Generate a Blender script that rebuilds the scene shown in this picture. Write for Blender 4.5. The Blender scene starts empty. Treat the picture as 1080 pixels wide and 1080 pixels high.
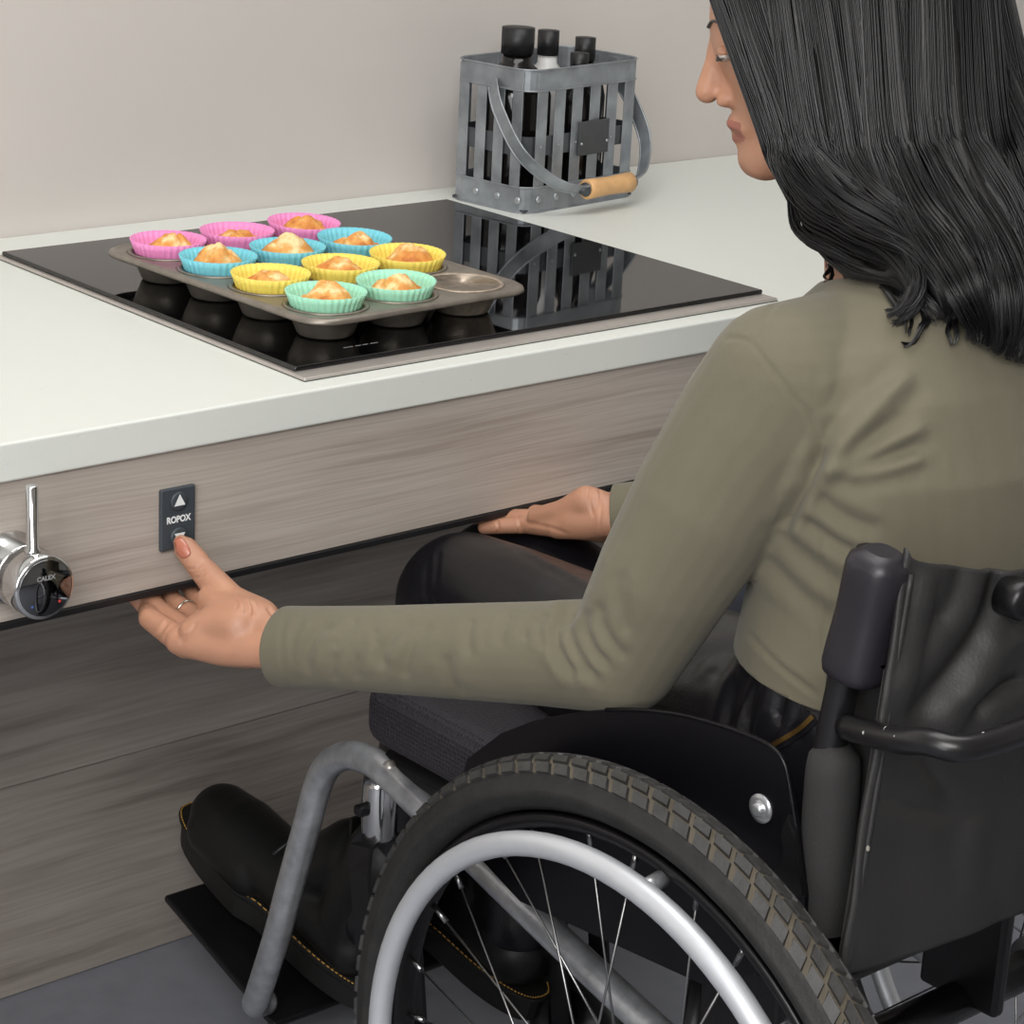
import bpy, bmesh, math, random
import numpy as np
from mathutils import Vector as V, Matrix, noise
from mathutils.bvhtree import BVHTree
from math import pi, sin, cos, radians

random.seed(7); rng = np.random.default_rng(7)
S = bpy.context.scene
COL = S.collection
H = 0.734                      # worktop height

# ------------------------------------------------------------------ camera
FPX, YAW, PIT, ROL = 2540.3183, 0.7225, 0.3255, 0.0511
CAM = V((-1.1829, -1.6344, 0.564 + H))
fw = V((sin(YAW)*cos(PIT), cos(YAW)*cos(PIT), -sin(PIT)))
rt0 = V((cos(YAW), -sin(YAW), 0)); up0 = rt0.cross(fw)
rt = cos(ROL)*rt0 + sin(ROL)*up0; up = -sin(ROL)*rt0 + cos(ROL)*up0
cd = bpy.data.cameras.new('camera'); cam = bpy.data.objects.new('camera', cd); COL.objects.link(cam)
cd.sensor_width = 36; cd.lens = FPX/1080*36; cd.clip_start = .05
M = Matrix((rt, up, -fw)).transposed().to_4x4(); M.translation = CAM
cam.matrix_world = M; S.camera = cam

def ray(x, y): return fw + rt*((x-540)/FPX) - up*((y-539.5)/FPX)
def P(x, y, ax, val):          # point of the photograph on the plane x/y/z = val
    i = 'xyz'.index(ax); d = ray(x, y); t = (val-CAM[i])/d[i]; return CAM + d*t

# ------------------------------------------------------------------ materials
def srgb(r, g, b):
    f = lambda c: (c/255/12.92) if c/255 <= .04045 else ((c/255+.055)/1.055)**2.4
    return (f(r), f(g), f(b), 1)

def newmat(name):
    m = bpy.data.materials.new(name); m.use_nodes = True
    nt = m.node_tree; return m, nt, nt.nodes['Principled BSDF']

def mat(name, col, rough=.5, metal=0, var=.06, vscale=40, bump=0, bscale=200, coat=0, spec=.5, sss=0, ior=1.5, sheen=0):
    m, nt, b = newmat(name); N = nt.nodes; L = nt.links
    b.inputs['Roughness'].default_value = rough; b.inputs['Metallic'].default_value = metal
    b.inputs['Coat Weight'].default_value = coat; b.inputs['Specular IOR Level'].default_value = spec
    b.inputs['IOR'].default_value = ior
    if sheen: b.inputs['Sheen Weight'].default_value = sheen
    if sss:
        b.inputs['Subsurface Weight'].default_value = sss
        b.inputs['Subsurface Radius'].default_value = (.6, .25, .12); b.inputs['Subsurface Scale'].default_value = .008
    tc = N.new('ShaderNodeTexCoord')
    nz = N.new('ShaderNodeTexNoise'); nz.inputs['Scale'].default_value = vscale; nz.inputs['Detail'].default_value = 4
    L.new(tc.outputs['Object'], nz.inputs['Vector'])
    rp = N.new('ShaderNodeValToRGB')
    c = V(col[:3]); lo = c*(1-var); hi = c*(1+var)
    rp.color_ramp.elements[0].position = .3; rp.color_ramp.elements[1].position = .7
    rp.color_ramp.elements[0].color = (*lo, 1); rp.color_ramp.elements[1].color = (*hi, 1)
    L.new(nz.outputs['Fac'], rp.inputs['Fac']); L.new(rp.outputs['Color'], b.inputs['Base Color'])
    if bump:
        n2 = N.new('ShaderNodeTexNoise'); n2.inputs['Scale'].default_value = bscale; n2.inputs['Detail'].default_value = 3
        L.new(tc.outputs['Object'], n2.inputs['Vector'])
        bp = N.new('ShaderNodeBump'); bp.inputs['Strength'].default_value = bump; bp.inputs['Distance'].default_value = .002
        L.new(n2.outputs['Fac'], bp.inputs['Height']); L.new(bp.outputs['Normal'], b.inputs['Normal'])
    return m

def wood(name, base, dark, light, rough=.42, zs=1.0):
    m, nt, b = newmat(name); N = nt.nodes; L = nt.links
    tc = N.new('ShaderNodeTexCoord')
    # slow waviness so that the grain bends
    mp0 = N.new('ShaderNodeMapping'); mp0.inputs['Scale'].default_value = (1.6, 1.6, 4)
    L.new(tc.outputs['Object'], mp0.inputs['Vector'])
    wv = N.new('ShaderNodeTexNoise'); wv.inputs['Scale'].default_value = 1; wv.inputs['Detail'].default_value = 2
    L.new(mp0.outputs['Vector'], wv.inputs['Vector'])
    sep = N.new('ShaderNodeSeparateXYZ'); L.new(tc.outputs['Object'], sep.inputs[0])
    mu = N.new('ShaderNodeMath'); mu.operation = 'MULTIPLY_ADD'; mu.inputs[1].default_value = .05
    L.new(wv.outputs['Fac'], mu.inputs[0]); L.new(sep.outputs['Z'], mu.inputs[2])
    cb = N.new('ShaderNodeCombineXYZ'); L.new(sep.outputs['X'], cb.inputs[0]); L.new(mu.outputs[0], cb.inputs[2])
    def layer(sx, sz, det):
        mp = N.new('ShaderNodeMapping'); mp.inputs['Scale'].default_value = (sx, 1, sz*zs)
        L.new(cb.outputs[0], mp.inputs['Vector'])
        n = N.new('ShaderNodeTexNoise'); n.inputs['Scale'].default_value = 1; n.inputs['Detail'].default_value = det
        n.inputs['Roughness'].default_value = .6; L.new(mp.outputs['Vector'], n.inputs['Vector']); return n
    a = layer(2.0, 62, 4); f = layer(6, 420, 3)
    r1 = N.new('ShaderNodeValToRGB'); e = r1.color_ramp.elements
    e[0].position = .30; e[0].color = dark; e[1].position = .72; e[1].color = light
    k = r1.color_ramp.elements.new(.47); k.color = base
    L.new(a.outputs['Fac'], r1.inputs['Fac'])
    r2 = N.new('ShaderNodeValToRGB'); r2.color_ramp.elements[0].position = .35; r2.color_ramp.elements[0].color = (.86, .85, .84, 1)
    r2.color_ramp.elements[1].position = .62; r2.color_ramp.elements[1].color = (1.04, 1.04, 1.04, 1)
    L.new(f.outputs['Fac'], r2.inputs['Fac'])
    mx = N.new('ShaderNodeMix'); mx.data_type = 'RGBA'; mx.blend_type = 'MULTIPLY'; mx.inputs['Factor'].default_value = 1
    L.new(r1.outputs['Color'], mx.inputs['A']); L.new(r2.outputs['Color'], mx.inputs['B'])
    L.new(mx.outputs['Result'], b.inputs['Base Color'])
    b.inputs['Roughness'].default_value = rough
    return m

def speckle(name, col, s1, s2, rough):
    m, nt, b = newmat(name); N = nt.nodes; L = nt.links
    tc = N.new('ShaderNodeTexCoord')
    vo = N.new('ShaderNodeTexVoronoi'); vo.inputs['Scale'].default_value = 260; L.new(tc.outputs['Object'], vo.inputs['Vector'])
    rp = N.new('ShaderNodeValToRGB'); rp.color_ramp.elements[0].position = .10; rp.color_ramp.elements[0].color = s1
    rp.color_ramp.elements[1].position = .2; rp.color_ramp.elements[1].color = col
    L.new(vo.outputs['Distance'], rp.inputs['Fac'])
    nz = N.new('ShaderNodeTexNoise'); nz.inputs['Scale'].default_value = 120; L.new(tc.outputs['Object'], nz.inputs['Vector'])
    r2 = N.new('ShaderNodeValToRGB'); r2.color_ramp.elements[0].position = .62; r2.color_ramp.elements[0].color = (0, 0, 0, 1); r2.color_ramp.elements[1].position = .68
    L.new(nz.outputs['Fac'], r2.inputs['Fac'])
    mx = N.new('ShaderNodeMix'); mx.data_type = 'RGBA'
    L.new(r2.outputs['Color'], mx.inputs['Factor']); mx.inputs['A'].default_value = col; L.new(rp.outputs['Color'], mx.inputs['B'])
    L.new(mx.outputs['Result'], b.inputs['Base Color']); b.inputs['Roughness'].default_value = rough
    return m

MT = {}
MT['worktop'] = speckle('solid_surface', srgb(221, 224, 218), srgb(196, 193, 182), None, .38)
MT['wall'] = mat('painted_wall', srgb(203, 197, 192), .22, var=.01, vscale=2)
MT['room'] = mat('white_paint', srgb(222, 220, 216), .8, var=.01, vscale=2)
MT['floor'] = mat('vinyl_floor', srgb(128, 130, 138), .55, var=.06, vscale=30)
MT['wood'] = wood('grey_oak_laminate', srgb(178, 168, 159), srgb(158, 147, 138), srgb(188, 180, 171))
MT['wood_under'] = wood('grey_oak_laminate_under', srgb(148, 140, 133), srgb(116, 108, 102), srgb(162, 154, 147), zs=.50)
MT['black_strip'] = mat('black_rubber_strip', srgb(24, 24, 26), .45, bump=.1)
MT['glass'] = mat('black_ceramic_glass', srgb(6, 6, 7), .035, var=.1, spec=.62)
MT['steel'] = mat('brushed_steel', srgb(196, 190, 184), .42, .7, var=.05, bump=.03, bscale=300)
MT['chrome'] = mat('polished_chrome', srgb(214, 214, 214), .12, 1, var=.02)
MT['chrome_black'] = mat('dark_mirror_chrome', srgb(120, 120, 122), .06, 1, var=.02)
MT['tin'] = mat('worn_bakeware_steel', srgb(142, 134, 124), .40, .65, var=.16, vscale=60, bump=.08, bscale=500)
MT['tin_in'] = mat('worn_bakeware_inside', srgb(176, 162, 146), .42, .6, var=.25, vscale=120, bump=.1, bscale=400)
MT['galv'] = mat('galvanised_strap', srgb(150, 155, 160), .42, .6, var=.25, vscale=35, bump=.06, bscale=260)
MT['galv_dark'] = mat('dark_strap', srgb(86, 90, 94), .45, .6, var=.2, vscale=35, bump=.06)
MT['plate_dark'] = mat('dark_tag_metal', srgb(78, 80, 82), .55, .4, var=.1)
MT['rivet'] = mat('rivet_zinc', srgb(178, 182, 186), .35, .8, var=.08)
MT['grip'] = mat('pine_grip', srgb(214, 168, 116), .5, var=.13, vscale=70, bump=.06, bscale=90)
MT['basket_inside'] = mat('black_lining', srgb(18, 18, 19), .7)
MT['bottle_white'] = mat('white_bottle_plastic', srgb(208, 208, 206), .4)
MT['bottle_dark'] = mat('dark_bottle_glass', srgb(20, 18, 17), .12)
MT['panel_grey'] = mat('anthracite_plastic', srgb(62, 68, 74), .48, bump=.03)
MT['white_ink'] = mat('white_print', srgb(236, 238, 238), .5, var=.01)
MT['grey_ink'] = mat('grey_print', srgb(150, 150, 150), .5, var=.01)
MT['skin'] = mat('skin_tan', srgb(181, 133, 107), .46, var=.07, vscale=30, bump=.10, bscale=420, sss=.12)
MT['lip'] = mat('lip_skin', srgb(156, 98, 84), .4, var=.08)
MT['nail'] = mat('bare_nail', srgb(178, 108, 86), .28, var=.03, coat=.4)
MT['silver'] = mat('silver_ring', srgb(210, 205, 196), .2, 1, var=.02)
MT['leather'] = mat('black_leather', srgb(20, 19, 23), .34, var=.15, vscale=20, bump=.10, bscale=420)
MT['boot'] = mat('black_boot_leather', srgb(10, 10, 10), .46, var=.15, bump=.12, bscale=260)
MT['sole'] = mat('black_rubber_sole', srgb(17, 16, 15), .6, bump=.1)
MT['welt'] = mat('yellow_welt_thread', srgb(168, 128, 58), .7)
MT['tyre'] = mat('worn_tyre_rubber', srgb(34, 33, 32), .62, var=.25, vscale=60, bump=.25, bscale=300)
MT['tread'] = mat('dusty_tread_rubber', srgb(54, 53, 52), .55, var=.25, vscale=80, bump=.25, bscale=300)
MT['dust'] = mat('dried_dust', srgb(84, 77, 65), .85, var=.2)
MT['black_metal'] = mat('black_powder_coat', srgb(22, 21, 23), .34, .2, var=.1, bump=.03)
MT['guard'] = mat('black_guard_plastic', srgb(12, 11, 15), .30, spec=.3, var=.08, bump=.02, bscale=60)
MT['alu'] = mat('scuffed_aluminium', srgb(186, 188, 192), .28, .72, var=.22, vscale=55, bump=.14, bscale=240)
MT['handrim'] = mat('anodised_handrim', srgb(206, 209, 214), .42, .5, var=.03)
MT['spoke'] = mat('stainless_spoke', srgb(150, 150, 150), .3, 1)
def specked(name, col, dot, rough, scale, thr, bump=.2):
    m = mat(name, col, rough, var=.18, vscale=14, bump=bump, bscale=420); nt = m.node_tree; N = nt.nodes; L = nt.links
    b = N['Principled BSDF']; src = b.inputs['Base Color'].links[0].from_socket
    tc = N.new('ShaderNodeTexCoord'); nz = N.new('ShaderNodeTexNoise'); nz.inputs['Scale'].default_value = scale; nz.inputs['Detail'].default_value = 1
    L.new(tc.outputs['Object'], nz.inputs['Vector'])
    rp = N.new('ShaderNodeValToRGB'); rp.color_ramp.elements[0].position = thr; rp.color_ramp.elements[0].color = (0, 0, 0, 1); rp.color_ramp.elements[1].position = thr+.015
    L.new(nz.outputs['Fac'], rp.inputs['Fac'])
    mx = N.new('ShaderNodeMix'); mx.data_type = 'RGBA'; L.new(rp.outputs['Color'], mx.inputs['Factor']); L.new(src, mx.inputs['A']); mx.inputs['B'].default_value = dot
    L.new(mx.outputs['Result'], b.inputs['Base Color']); return m
MT['nylon'] = specked('black_nylon', srgb(40, 39, 39), srgb(150, 146, 138), .50, 95, .80, .12)
MT['chipped'] = specked('chipped_black_enamel', srgb(24, 23, 25), srgb(190, 188, 184), .30, 140, .745, .03)
MT['vinyl'] = mat('dark_plum_vinyl', srgb(38, 35, 41), .40, var=.08, bump=.08, bscale=300)
MT['foam'] = mat('grey_foam_sleeve', srgb(45, 44, 44), .8, var=.08, bump=.2, bscale=500)
def meshcloth():
    m, nt, b = newmat('spacer_mesh_cloth'); N = nt.nodes; L = nt.links
    b.inputs['Base Color'].default_value = srgb(46, 42, 50); b.inputs['Roughness'].default_value = .75
    tc = N.new('ShaderNodeTexCoord'); vo = N.new('ShaderNodeTexVoronoi'); vo.inputs['Scale'].default_value = 260; vo.inputs['Randomness'].default_value = .25
    L.new(tc.outputs['Object'], vo.inputs['Vector'])
    rp = N.new('ShaderNodeValToRGB'); rp.color_ramp.elements[0].position = .15; rp.color_ramp.elements[0].color = srgb(16, 14, 18); rp.color_ramp.elements[1].position = .45; rp.color_ramp.elements[1].color = srgb(43, 39, 46)
    L.new(vo.outputs['Distance'], rp.inputs['Fac']); L.new(rp.outputs['Color'], b.inputs['Base Color'])
    bp = N.new('ShaderNodeBump'); bp.inputs['Strength'].default_value = .6; bp.inputs['Distance'].default_value = .002
    L.new(vo.outputs['Distance'], bp.inputs['Height']); L.new(bp.outputs['Normal'], b.inputs['Normal'])
    return m
MT['cushion'] = meshcloth()
MT['slate'] = mat('slate_cloth', srgb(104, 108, 122), .9, var=.06, bump=.2, bscale=500)
MT['brass'] = mat('brass_zip', srgb(150, 118, 66), .4, .9, var=.2)
MT['eye'] = mat('eye_white', srgb(196, 186, 178), .3); MT['iris'] = mat('brown_iris', srgb(50, 30, 20), .2)
for n, c in (('pink', (240, 146, 202)), ('blue', (118, 206, 222)), ('yellow', (247, 222, 104)), ('green', (162, 228, 198))):
    MT[n] = mat('silicone_'+n, srgb(*c), .5, var=.02, sss=.15)

def fabric(name, col):
    m, nt, b = newmat(name); N = nt.nodes; L = nt.links
    b.inputs['Roughness'].default_value = .86; b.inputs['Specular IOR Level'].default_value = .2
    b.inputs['Sheen Weight'].default_value = .12; b.inputs['Sheen Roughness'].default_value = .5
    tc = N.new('ShaderNodeTexCoord')
    nz = N.new('ShaderNodeTexNoise'); nz.inputs['Scale'].default_value = 1400; nz.inputs['Detail'].default_value = 2
    L.new(tc.outputs['Object'], nz.inputs['Vector'])
    n1 = N.new('ShaderNodeTexNoise'); n1.inputs['Scale'].default_value = 9; n1.inputs['Detail'].default_value = 3
    L.new(tc.outputs['Object'], n1.inputs['Vector'])
    ad = N.new('ShaderNodeMath'); ad.operation = 'MULTIPLY_ADD'; ad.inputs[1].default_value = .5
    L.new(nz.outputs['Fac'], ad.inputs[0]); L.new(n1.outputs['Fac'], ad.inputs[2])
    rp = N.new('ShaderNodeValToRGB'); c = V(col[:3])
    rp.color_ramp.elements[0].position = .5; rp.color_ramp.elements[0].color = (*(c*.9), 1)
    rp.color_ramp.elements[1].position = 1; rp.color_ramp.elements[1].color = (*(c*1.1), 1)
    L.new(ad.outputs[0], rp.inputs['Fac']); L.new(rp.outputs['Color'], b.inputs['Base Color'])
    bp = N.new('ShaderNodeBump'); bp.inputs['Strength'].default_value = .12; bp.inputs['Distance'].default_value = .001
    L.new(nz.outputs['Fac'], bp.inputs['Height']); L.new(bp.outputs['Normal'], b.inputs['Normal'])
    return m
MT['sweater'] = fabric('olive_jersey', srgb(108, 103, 87))

def cakemat():
    m, nt, b = newmat('baked_muffin'); N = nt.nodes; L = nt.links
    tc = N.new('ShaderNodeTexCoord'); oi = N.new('ShaderNodeObjectInfo')
    mp = N.new('ShaderNodeVectorMath'); mp.operation = 'ADD'; L.new(tc.outputs['Object'], mp.inputs[0]); L.new(oi.outputs['Location'], mp.inputs[1])
    nz = N.new('ShaderNodeTexNoise'); nz.inputs['Scale'].default_value = 62; nz.inputs['Detail'].default_value = 5
    L.new(mp.outputs[0], nz.inputs['Vector'])
    sp = N.new('ShaderNodeSeparateXYZ'); L.new(tc.outputs['Object'], sp.inputs[0])
    ad = N.new('ShaderNodeMath'); ad.operation = 'MULTIPLY_ADD'; ad.inputs[1].default_value = 9
    L.new(sp.outputs['Z'], ad.inputs[0]); L.new(nz.outputs['Fac'], ad.inputs[2])
    rp = N.new('ShaderNodeValToRGB'); e = rp.color_ramp.elements
    e[0].position = .58; e[0].color = srgb(178, 96, 38); e[1].position = 1.0; e[1].color = srgb(244, 214, 158)
    a = e.new(.74); a.color = srgb(214, 138, 62); a = e.new(.88); a.color = srgb(226, 166, 88)
    L.new(ad.outputs[0], rp.inputs['Fac']); L.new(rp.outputs['Color'], b.inputs['Base Color'])
    b.inputs['Roughness'].default_value = .6
    n2 = N.new('ShaderNodeTexNoise'); n2.inputs['Scale'].default_value = 220; n2.inputs['Detail'].default_value = 4; L.new(mp.outputs[0], n2.inputs['Vector'])
    bp = N.new('ShaderNodeBump'); bp.inputs['Strength'].default_value = .5; bp.inputs['Distance'].default_value = .003
    L.new(n2.outputs['Fac'], bp.inputs['Height']); L.new(bp.outputs['Normal'], b.inputs['Normal'])
    return m
MT['cake'] = cakemat()

def hairmat():
    m, nt, b = newmat('black_hair')
    b.inputs['Base Color'].default_value = srgb(17, 16, 18); b.inputs['Roughness'].default_value = .34
    b.inputs['Specular IOR Level'].default_value = .6
    return m
MT['hair'] = hairmat()
MT['hair_base'] = mat('black_hair_mass', srgb(14, 13, 13), .6)

# ------------------------------------------------------------------ mesh helpers
def frame_of(d, ref=None):
    d = d.normalized(); r = ref or (V((0, 0, 1)) if abs(d.z) < .9 else V((1, 0, 0)))
    a = r.cross(d).normalized(); return a, d.cross(a).normalized()

def box(bm, lo, hi, bevel=0, seg=2):
    t = bmesh.new(); bmesh.ops.create_cube(t, size=1)
    lo, hi = V(lo), V(hi); c = (lo+hi)/2; s = hi-lo
    for v in t.verts: v.co = V((v.co.x*s.x, v.co.y*s.y, v.co.z*s.z)) + c
    if bevel: bmesh.ops.bevel(t, geom=t.edges[:], offset=bevel, segments=seg, profile=.5, affect='EDGES')
    join(bm, t); return bm

def join(bm, t, mtx=None, mi=None):
    if mtx: bmesh.ops.transform(t, matrix=mtx, verts=t.verts)
    vm = {v: bm.verts.new(v.co) for v in t.verts}
    for f in t.faces:
        try:
            nf = bm.faces.new([vm[v] for v in f.verts]); nf.smooth = f.smooth
            nf.material_index = f.material_index if mi is None else mi
        except ValueError: pass
    t.free()

def smooth_path(pts, n=6, closed=False):
    pts = [V(p) for p in pts]; out = []; m = len(pts)
    rngi = range(m if closed else m-1)
    for i in rngi:
        g = lambda k: pts[k % m] if closed else pts[min(max(k, 0), m-1)]
        p0, p1, p2, p3 = g(i-1), g(i), g(i+1), g(i+2)
        for k in range(n):
            t = k/n
            out.append(.5*((2*p1)+(p2-p0)*t+(2*p0-5*p1+4*p2-p3)*t*t+(3*p1-p0-3*p2+p3)*t**3))
    if not closed: out.append(pts[-1])
    return out

def tube(bm, pts, r, seg=14, flat=1.0, ref=None, closed=False, caps=True, fixed=False):
    """swept round (or flattened) bar; r a number or one radius per point"""
    pts = [V(p) for p in pts]; n = len(pts); rs = r if hasattr(r, '__len__') else [r]*n
    a = None; rings = []
    for i, p in enumerate(pts):
        if closed: d = pts[(i+1) % n]-pts[i-1]
        else: d = pts[min(i+1, n-1)]-pts[max(i-1, 0)]
        d.normalize()
        if a is None or fixed: a, b = frame_of(d, ref)
        else:
            a = (a - d*a.dot(d)).normalized(); b = d.cross(a)
        rings.append([bm.verts.new(p+(a*cos(2*pi*k/seg)+b*sin(2*pi*k/seg)*flat)*rs[i]) for k in range(seg)])
    for i in range(n if closed else n-1):
        A, B = rings[i], rings[(i+1) % n]
        for k in range(seg):
            f = bm.faces.new((A[k], A[(k+1) % seg], B[(k+1) % seg], B[k])); f.smooth = True
    if caps and not closed:
        bm.faces.new(rings[0][::-1]); bm.faces.new(rings[-1])
    return bm

def strap(bm, pts, w, t, ref):
    """flat strap of width w along ref-perpendicular, thickness t"""
    pts = [V(p) for p in pts]; n = len(pts); R = []
    for i, p in enumerate(pts):
        d = (pts[min(i+1, n-1)]-pts[max(i-1, 0)]).normalized()
        rv = V(ref[i]) if isinstance(ref, list) else V(ref)
        wv = (rv-d*rv.dot(d)).normalized(); tv = d.cross(wv)
        R.append([bm.verts.new(p+wv*(sx*w/2)+tv*(sy*t/2)) for sx, sy in ((-1, -1), (1, -1), (1, 1), (-1, 1))])
    for i in range(n-1):
        for k in range(4):
            bm.faces.new((R[i][k], R[i][(k+1) % 4], R[i+1][(k+1) % 4], R[i+1][k]))
    bm.faces.new(R[0][::-1]); bm.faces.new(R[-1]); return bm

def lathe(bm, prof, seg=48, axis='z', c=(0, 0, 0), rad=None, closed=False, smooth=True):
    """profile of (radius, height) turned about an axis; rad(angle, index) scales the radius"""
    c = V(c); R = []
    for i, (r, h) in enumerate(prof):
        ring = []
        for k in range(seg):
            a = 2*pi*k/seg; q = r*(rad(a, i) if rad else 1)
            x, y = q*cos(a), q*sin(a)
            v = V((x, y, h)) if axis == 'z' else (V((h, x, y)) if axis == 'x' else V((y, h, x)))
            ring.append(bm.verts.new(c+v))
        R.append(ring)
    m = len(prof)
    for i in range(m if closed else m-1):
        A, B = R[i], R[(i+1) % m]
        for k in range(seg):
            f = bm.faces.new((A[k], A[(k+1) % seg], B[(k+1) % seg], B[k])); f.smooth = smooth
    if not closed:
        if prof[0][0] > 1e-6: bm.faces.new(R[0][::-1])
        if prof[-1][0] > 1e-6: bm.faces.new(R[-1])
    bmesh.ops.remove_doubles(bm, verts=bm.verts, dist=1e-7)
    return bm

def ball(bm, c, r, rot=None, seg=20):
    t = bmesh.new(); bmesh.ops.create_uvsphere(t, u_segments=seg, v_segments=max(8, seg//2), radius=1)
    r = V(r) if hasattr(r, '__len__') else V((r, r, r))
    for v in t.verts:
        p = V((v.co.x*r.x, v.co.y*r.y, v.co.z*r.z)); v.co = (rot @ p if rot else p)+V(c)
    for f in t.faces: f.smooth = True
    join(bm, t)

def chain(bm, pts, rs, seg=16):
    """limb: balls at the joints, cones between them (fused later by remeshing)"""
    pts = [V(p) for p in pts]
    for p, r in zip(pts, rs): ball(bm, p, r, seg=seg)
    for i in range(len(pts)-1): 
        if (pts[i+1]-pts[i]).length > 1e-5: tube(bm, [pts[i], pts[i+1]], [rs[i], rs[i+1]], seg=seg)

def loft(bm, rings, seg=40):
    """rings of (centre, half width vector, half depth vector[, squareness])"""
    R = []
    for rg in rings:
        c, a, b = V(rg[0]), V(rg[1]), V(rg[2]); e = rg[3] if len(rg) > 3 else 1
        ring = []
        for k in range(seg):
            t = 2*pi*k/seg; x, y = cos(t), sin(t)
            x = math.copysign(abs(x)**e, x); y = math.copysign(abs(y)**e, y)
            ring.append(bm.verts.new(c+a*x+b*y))
        R.append(ring)
    for i in range(len(R)-1):
        for k in range(seg):
            f = bm.faces.new((R[i][k], R[i][(k+1) % seg], R[i+1][(k+1) % seg], R[i+1][k])); f.smooth = True
    bm.faces.new(R[0][::-1]); bm.faces.new(R[-1])

def remesh(bm, vox, it=6, lam=.5):
    """fuse overlapping closed pieces into one continuous skin -> (verts, faces) arrays"""
    bmesh.ops.recalc_face_normals(bm, faces=bm.faces[:])
    me = bpy.data.meshes.new('tmp'); bm.to_mesh(me); bm.free()
    o = bpy.data.objects.new('tmp', me); COL.objects.link(o)
    md = o.modifiers.new('r', 'REMESH'); md.mode = 'VOXEL'; md.voxel_size = vox
    dg = bpy.context.evaluated_depsgraph_get(); dg.update()
    m2 = bpy.data.meshes.new_from_object(o.evaluated_get(dg))
    vs = np.zeros(len(m2.vertices)*3); m2.vertices.foreach_get('co', vs); vs = vs.reshape(-1, 3)
    ed = np.zeros(len(m2.edges)*2, dtype=int); m2.edges.foreach_get('vertices', ed); ed = ed.reshape(-1, 2)
    fs = [tuple(p.vertices) for p in m2.polygons]
    bpy.data.objects.remove(o); bpy.data.meshes.remove(me); bpy.data.meshes.remove(m2)
    vs = relax(vs, ed, it, lam)
    return vs, fs, ed

def relax(vs, ed, it, lam=.5, mask=None):
    deg = np.bincount(ed.ravel(), minlength=len(vs))[:, None].clip(1)
    for k in range(it):
        for l in (lam, -lam*1.03):
            s = np.zeros_like(vs)
            np.add.at(s, ed[:, 0], vs[ed[:, 1]]); np.add.at(s, ed[:, 1], vs[ed[:, 0]])
            d = l*(s/deg-vs)
            vs = vs + (d if mask is None else d*mask[:, None])
    return vs

def vnormals(vs, fs):
    F = np.array([f[:3] for f in fs]); n = np.cross(vs[F[:, 1]]-vs[F[:, 0]], vs[F[:, 2]]-vs[F[:, 0]])
    out = np.zeros_like(vs)
    for k in range(3): np.add.at(out, F[:, k], n)
    return out/np.linalg.norm(out, axis=1, keepdims=True).clip(1e-12)

# ------------------------------------------------------------------ object helpers
def tag(o, label=None, cat=None, group=None, kind=None):
    for k, v in (('label', label), ('category', cat), ('group', group), ('kind', kind)):
        if v: o[k] = v
    return o

WLOC = {}
def thing(name, loc, label, cat, group=None, rotz=0):
    o = bpy.data.objects.new(name, None); COL.objects.link(o); o.empty_display_size = .05
    o.location = loc; o.rotation_euler = (0, 0, rotz); WLOC[o.name] = V(loc)
    return tag(o, label, cat, group)

def sub(name, loc, parent):
    o = bpy.data.objects.new(name, None); COL.objects.link(o); o.empty_display_size = .03
    o.parent = parent; o.location = V(loc)-WLOC[parent.name]; WLOC[o.name] = V(loc); return o

def link(name, me, m, parent=None, origin=None):
    o = bpy.data.objects.new(name, me); COL.objects.link(o)
    for q in (m if isinstance(m, (list, tuple)) else [m]): me.materials.append(MT[q])
    if parent: o.parent = parent
    return o

def mk(name, bm, m, parent=None, local=False, flat=False, base=None):
    """world-built mesh linked as one object (local=True: already in its parent's space)"""
    bmesh.ops.recalc_face_normals(bm, faces=bm.faces[:])
    org = V((0, 0, 0))
    if not local:
        org = WLOC[parent.name] if parent else (V(base) if base else V((0, 0, 0)))
        for v in bm.verts: v.co -= org
    me = bpy.data.meshes.new(name); bm.to_mesh(me); bm.free()
    o = link(name, me, m, parent)
    if not parent and base: o.location = base
    WLOC[o.name] = org
    return o

def mkarr(name, vs, fs, m, parent=None, base=None, smooth=True):
    org = WLOC[parent.name] if parent else V(base or (0, 0, 0))
    me = bpy.data.meshes.new(name); me.from_pydata([tuple(v) for v in (np.asarray(vs)-np.array(org))], [], fs); me.update()
    if smooth: me.polygons.foreach_set('use_smooth', [True]*len(me.polygons))
    o = link(name, me, m, parent)
    if not parent and base: o.location = base
    WLOC[o.name] = org
    return o

def text_mesh(s, size, depth, m, name, parent, mtx, bold=False, width=1.0):
    cu = bpy.data.curves.new('t', 'FONT'); cu.body = s; cu.size = size; cu.extrude = depth; cu.align_x = 'CENTER'; cu.align_y = 'CENTER'
    if bold: cu.offset = size*.035
    t = bpy.data.objects.new('t', cu); COL.objects.link(t)
    dg = bpy.context.evaluated_depsgraph_get(); dg.update()
    me = bpy.data.meshes.new_from_object(t.evaluated_get(dg)); bpy.data.objects.remove(t); bpy.data.curves.remove(cu)
    me.transform(mtx @ Matrix.Diagonal((width, 1, 1, 1))); me.materials.clear()
    return link(name, me, m, parent)

def structure(name, lo, hi, m, bevel=0):
    bm = bmesh.new(); box(bm, lo, hi, bevel); o = mk(name, bm, m); o['kind'] = 'structure'; return o
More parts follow.
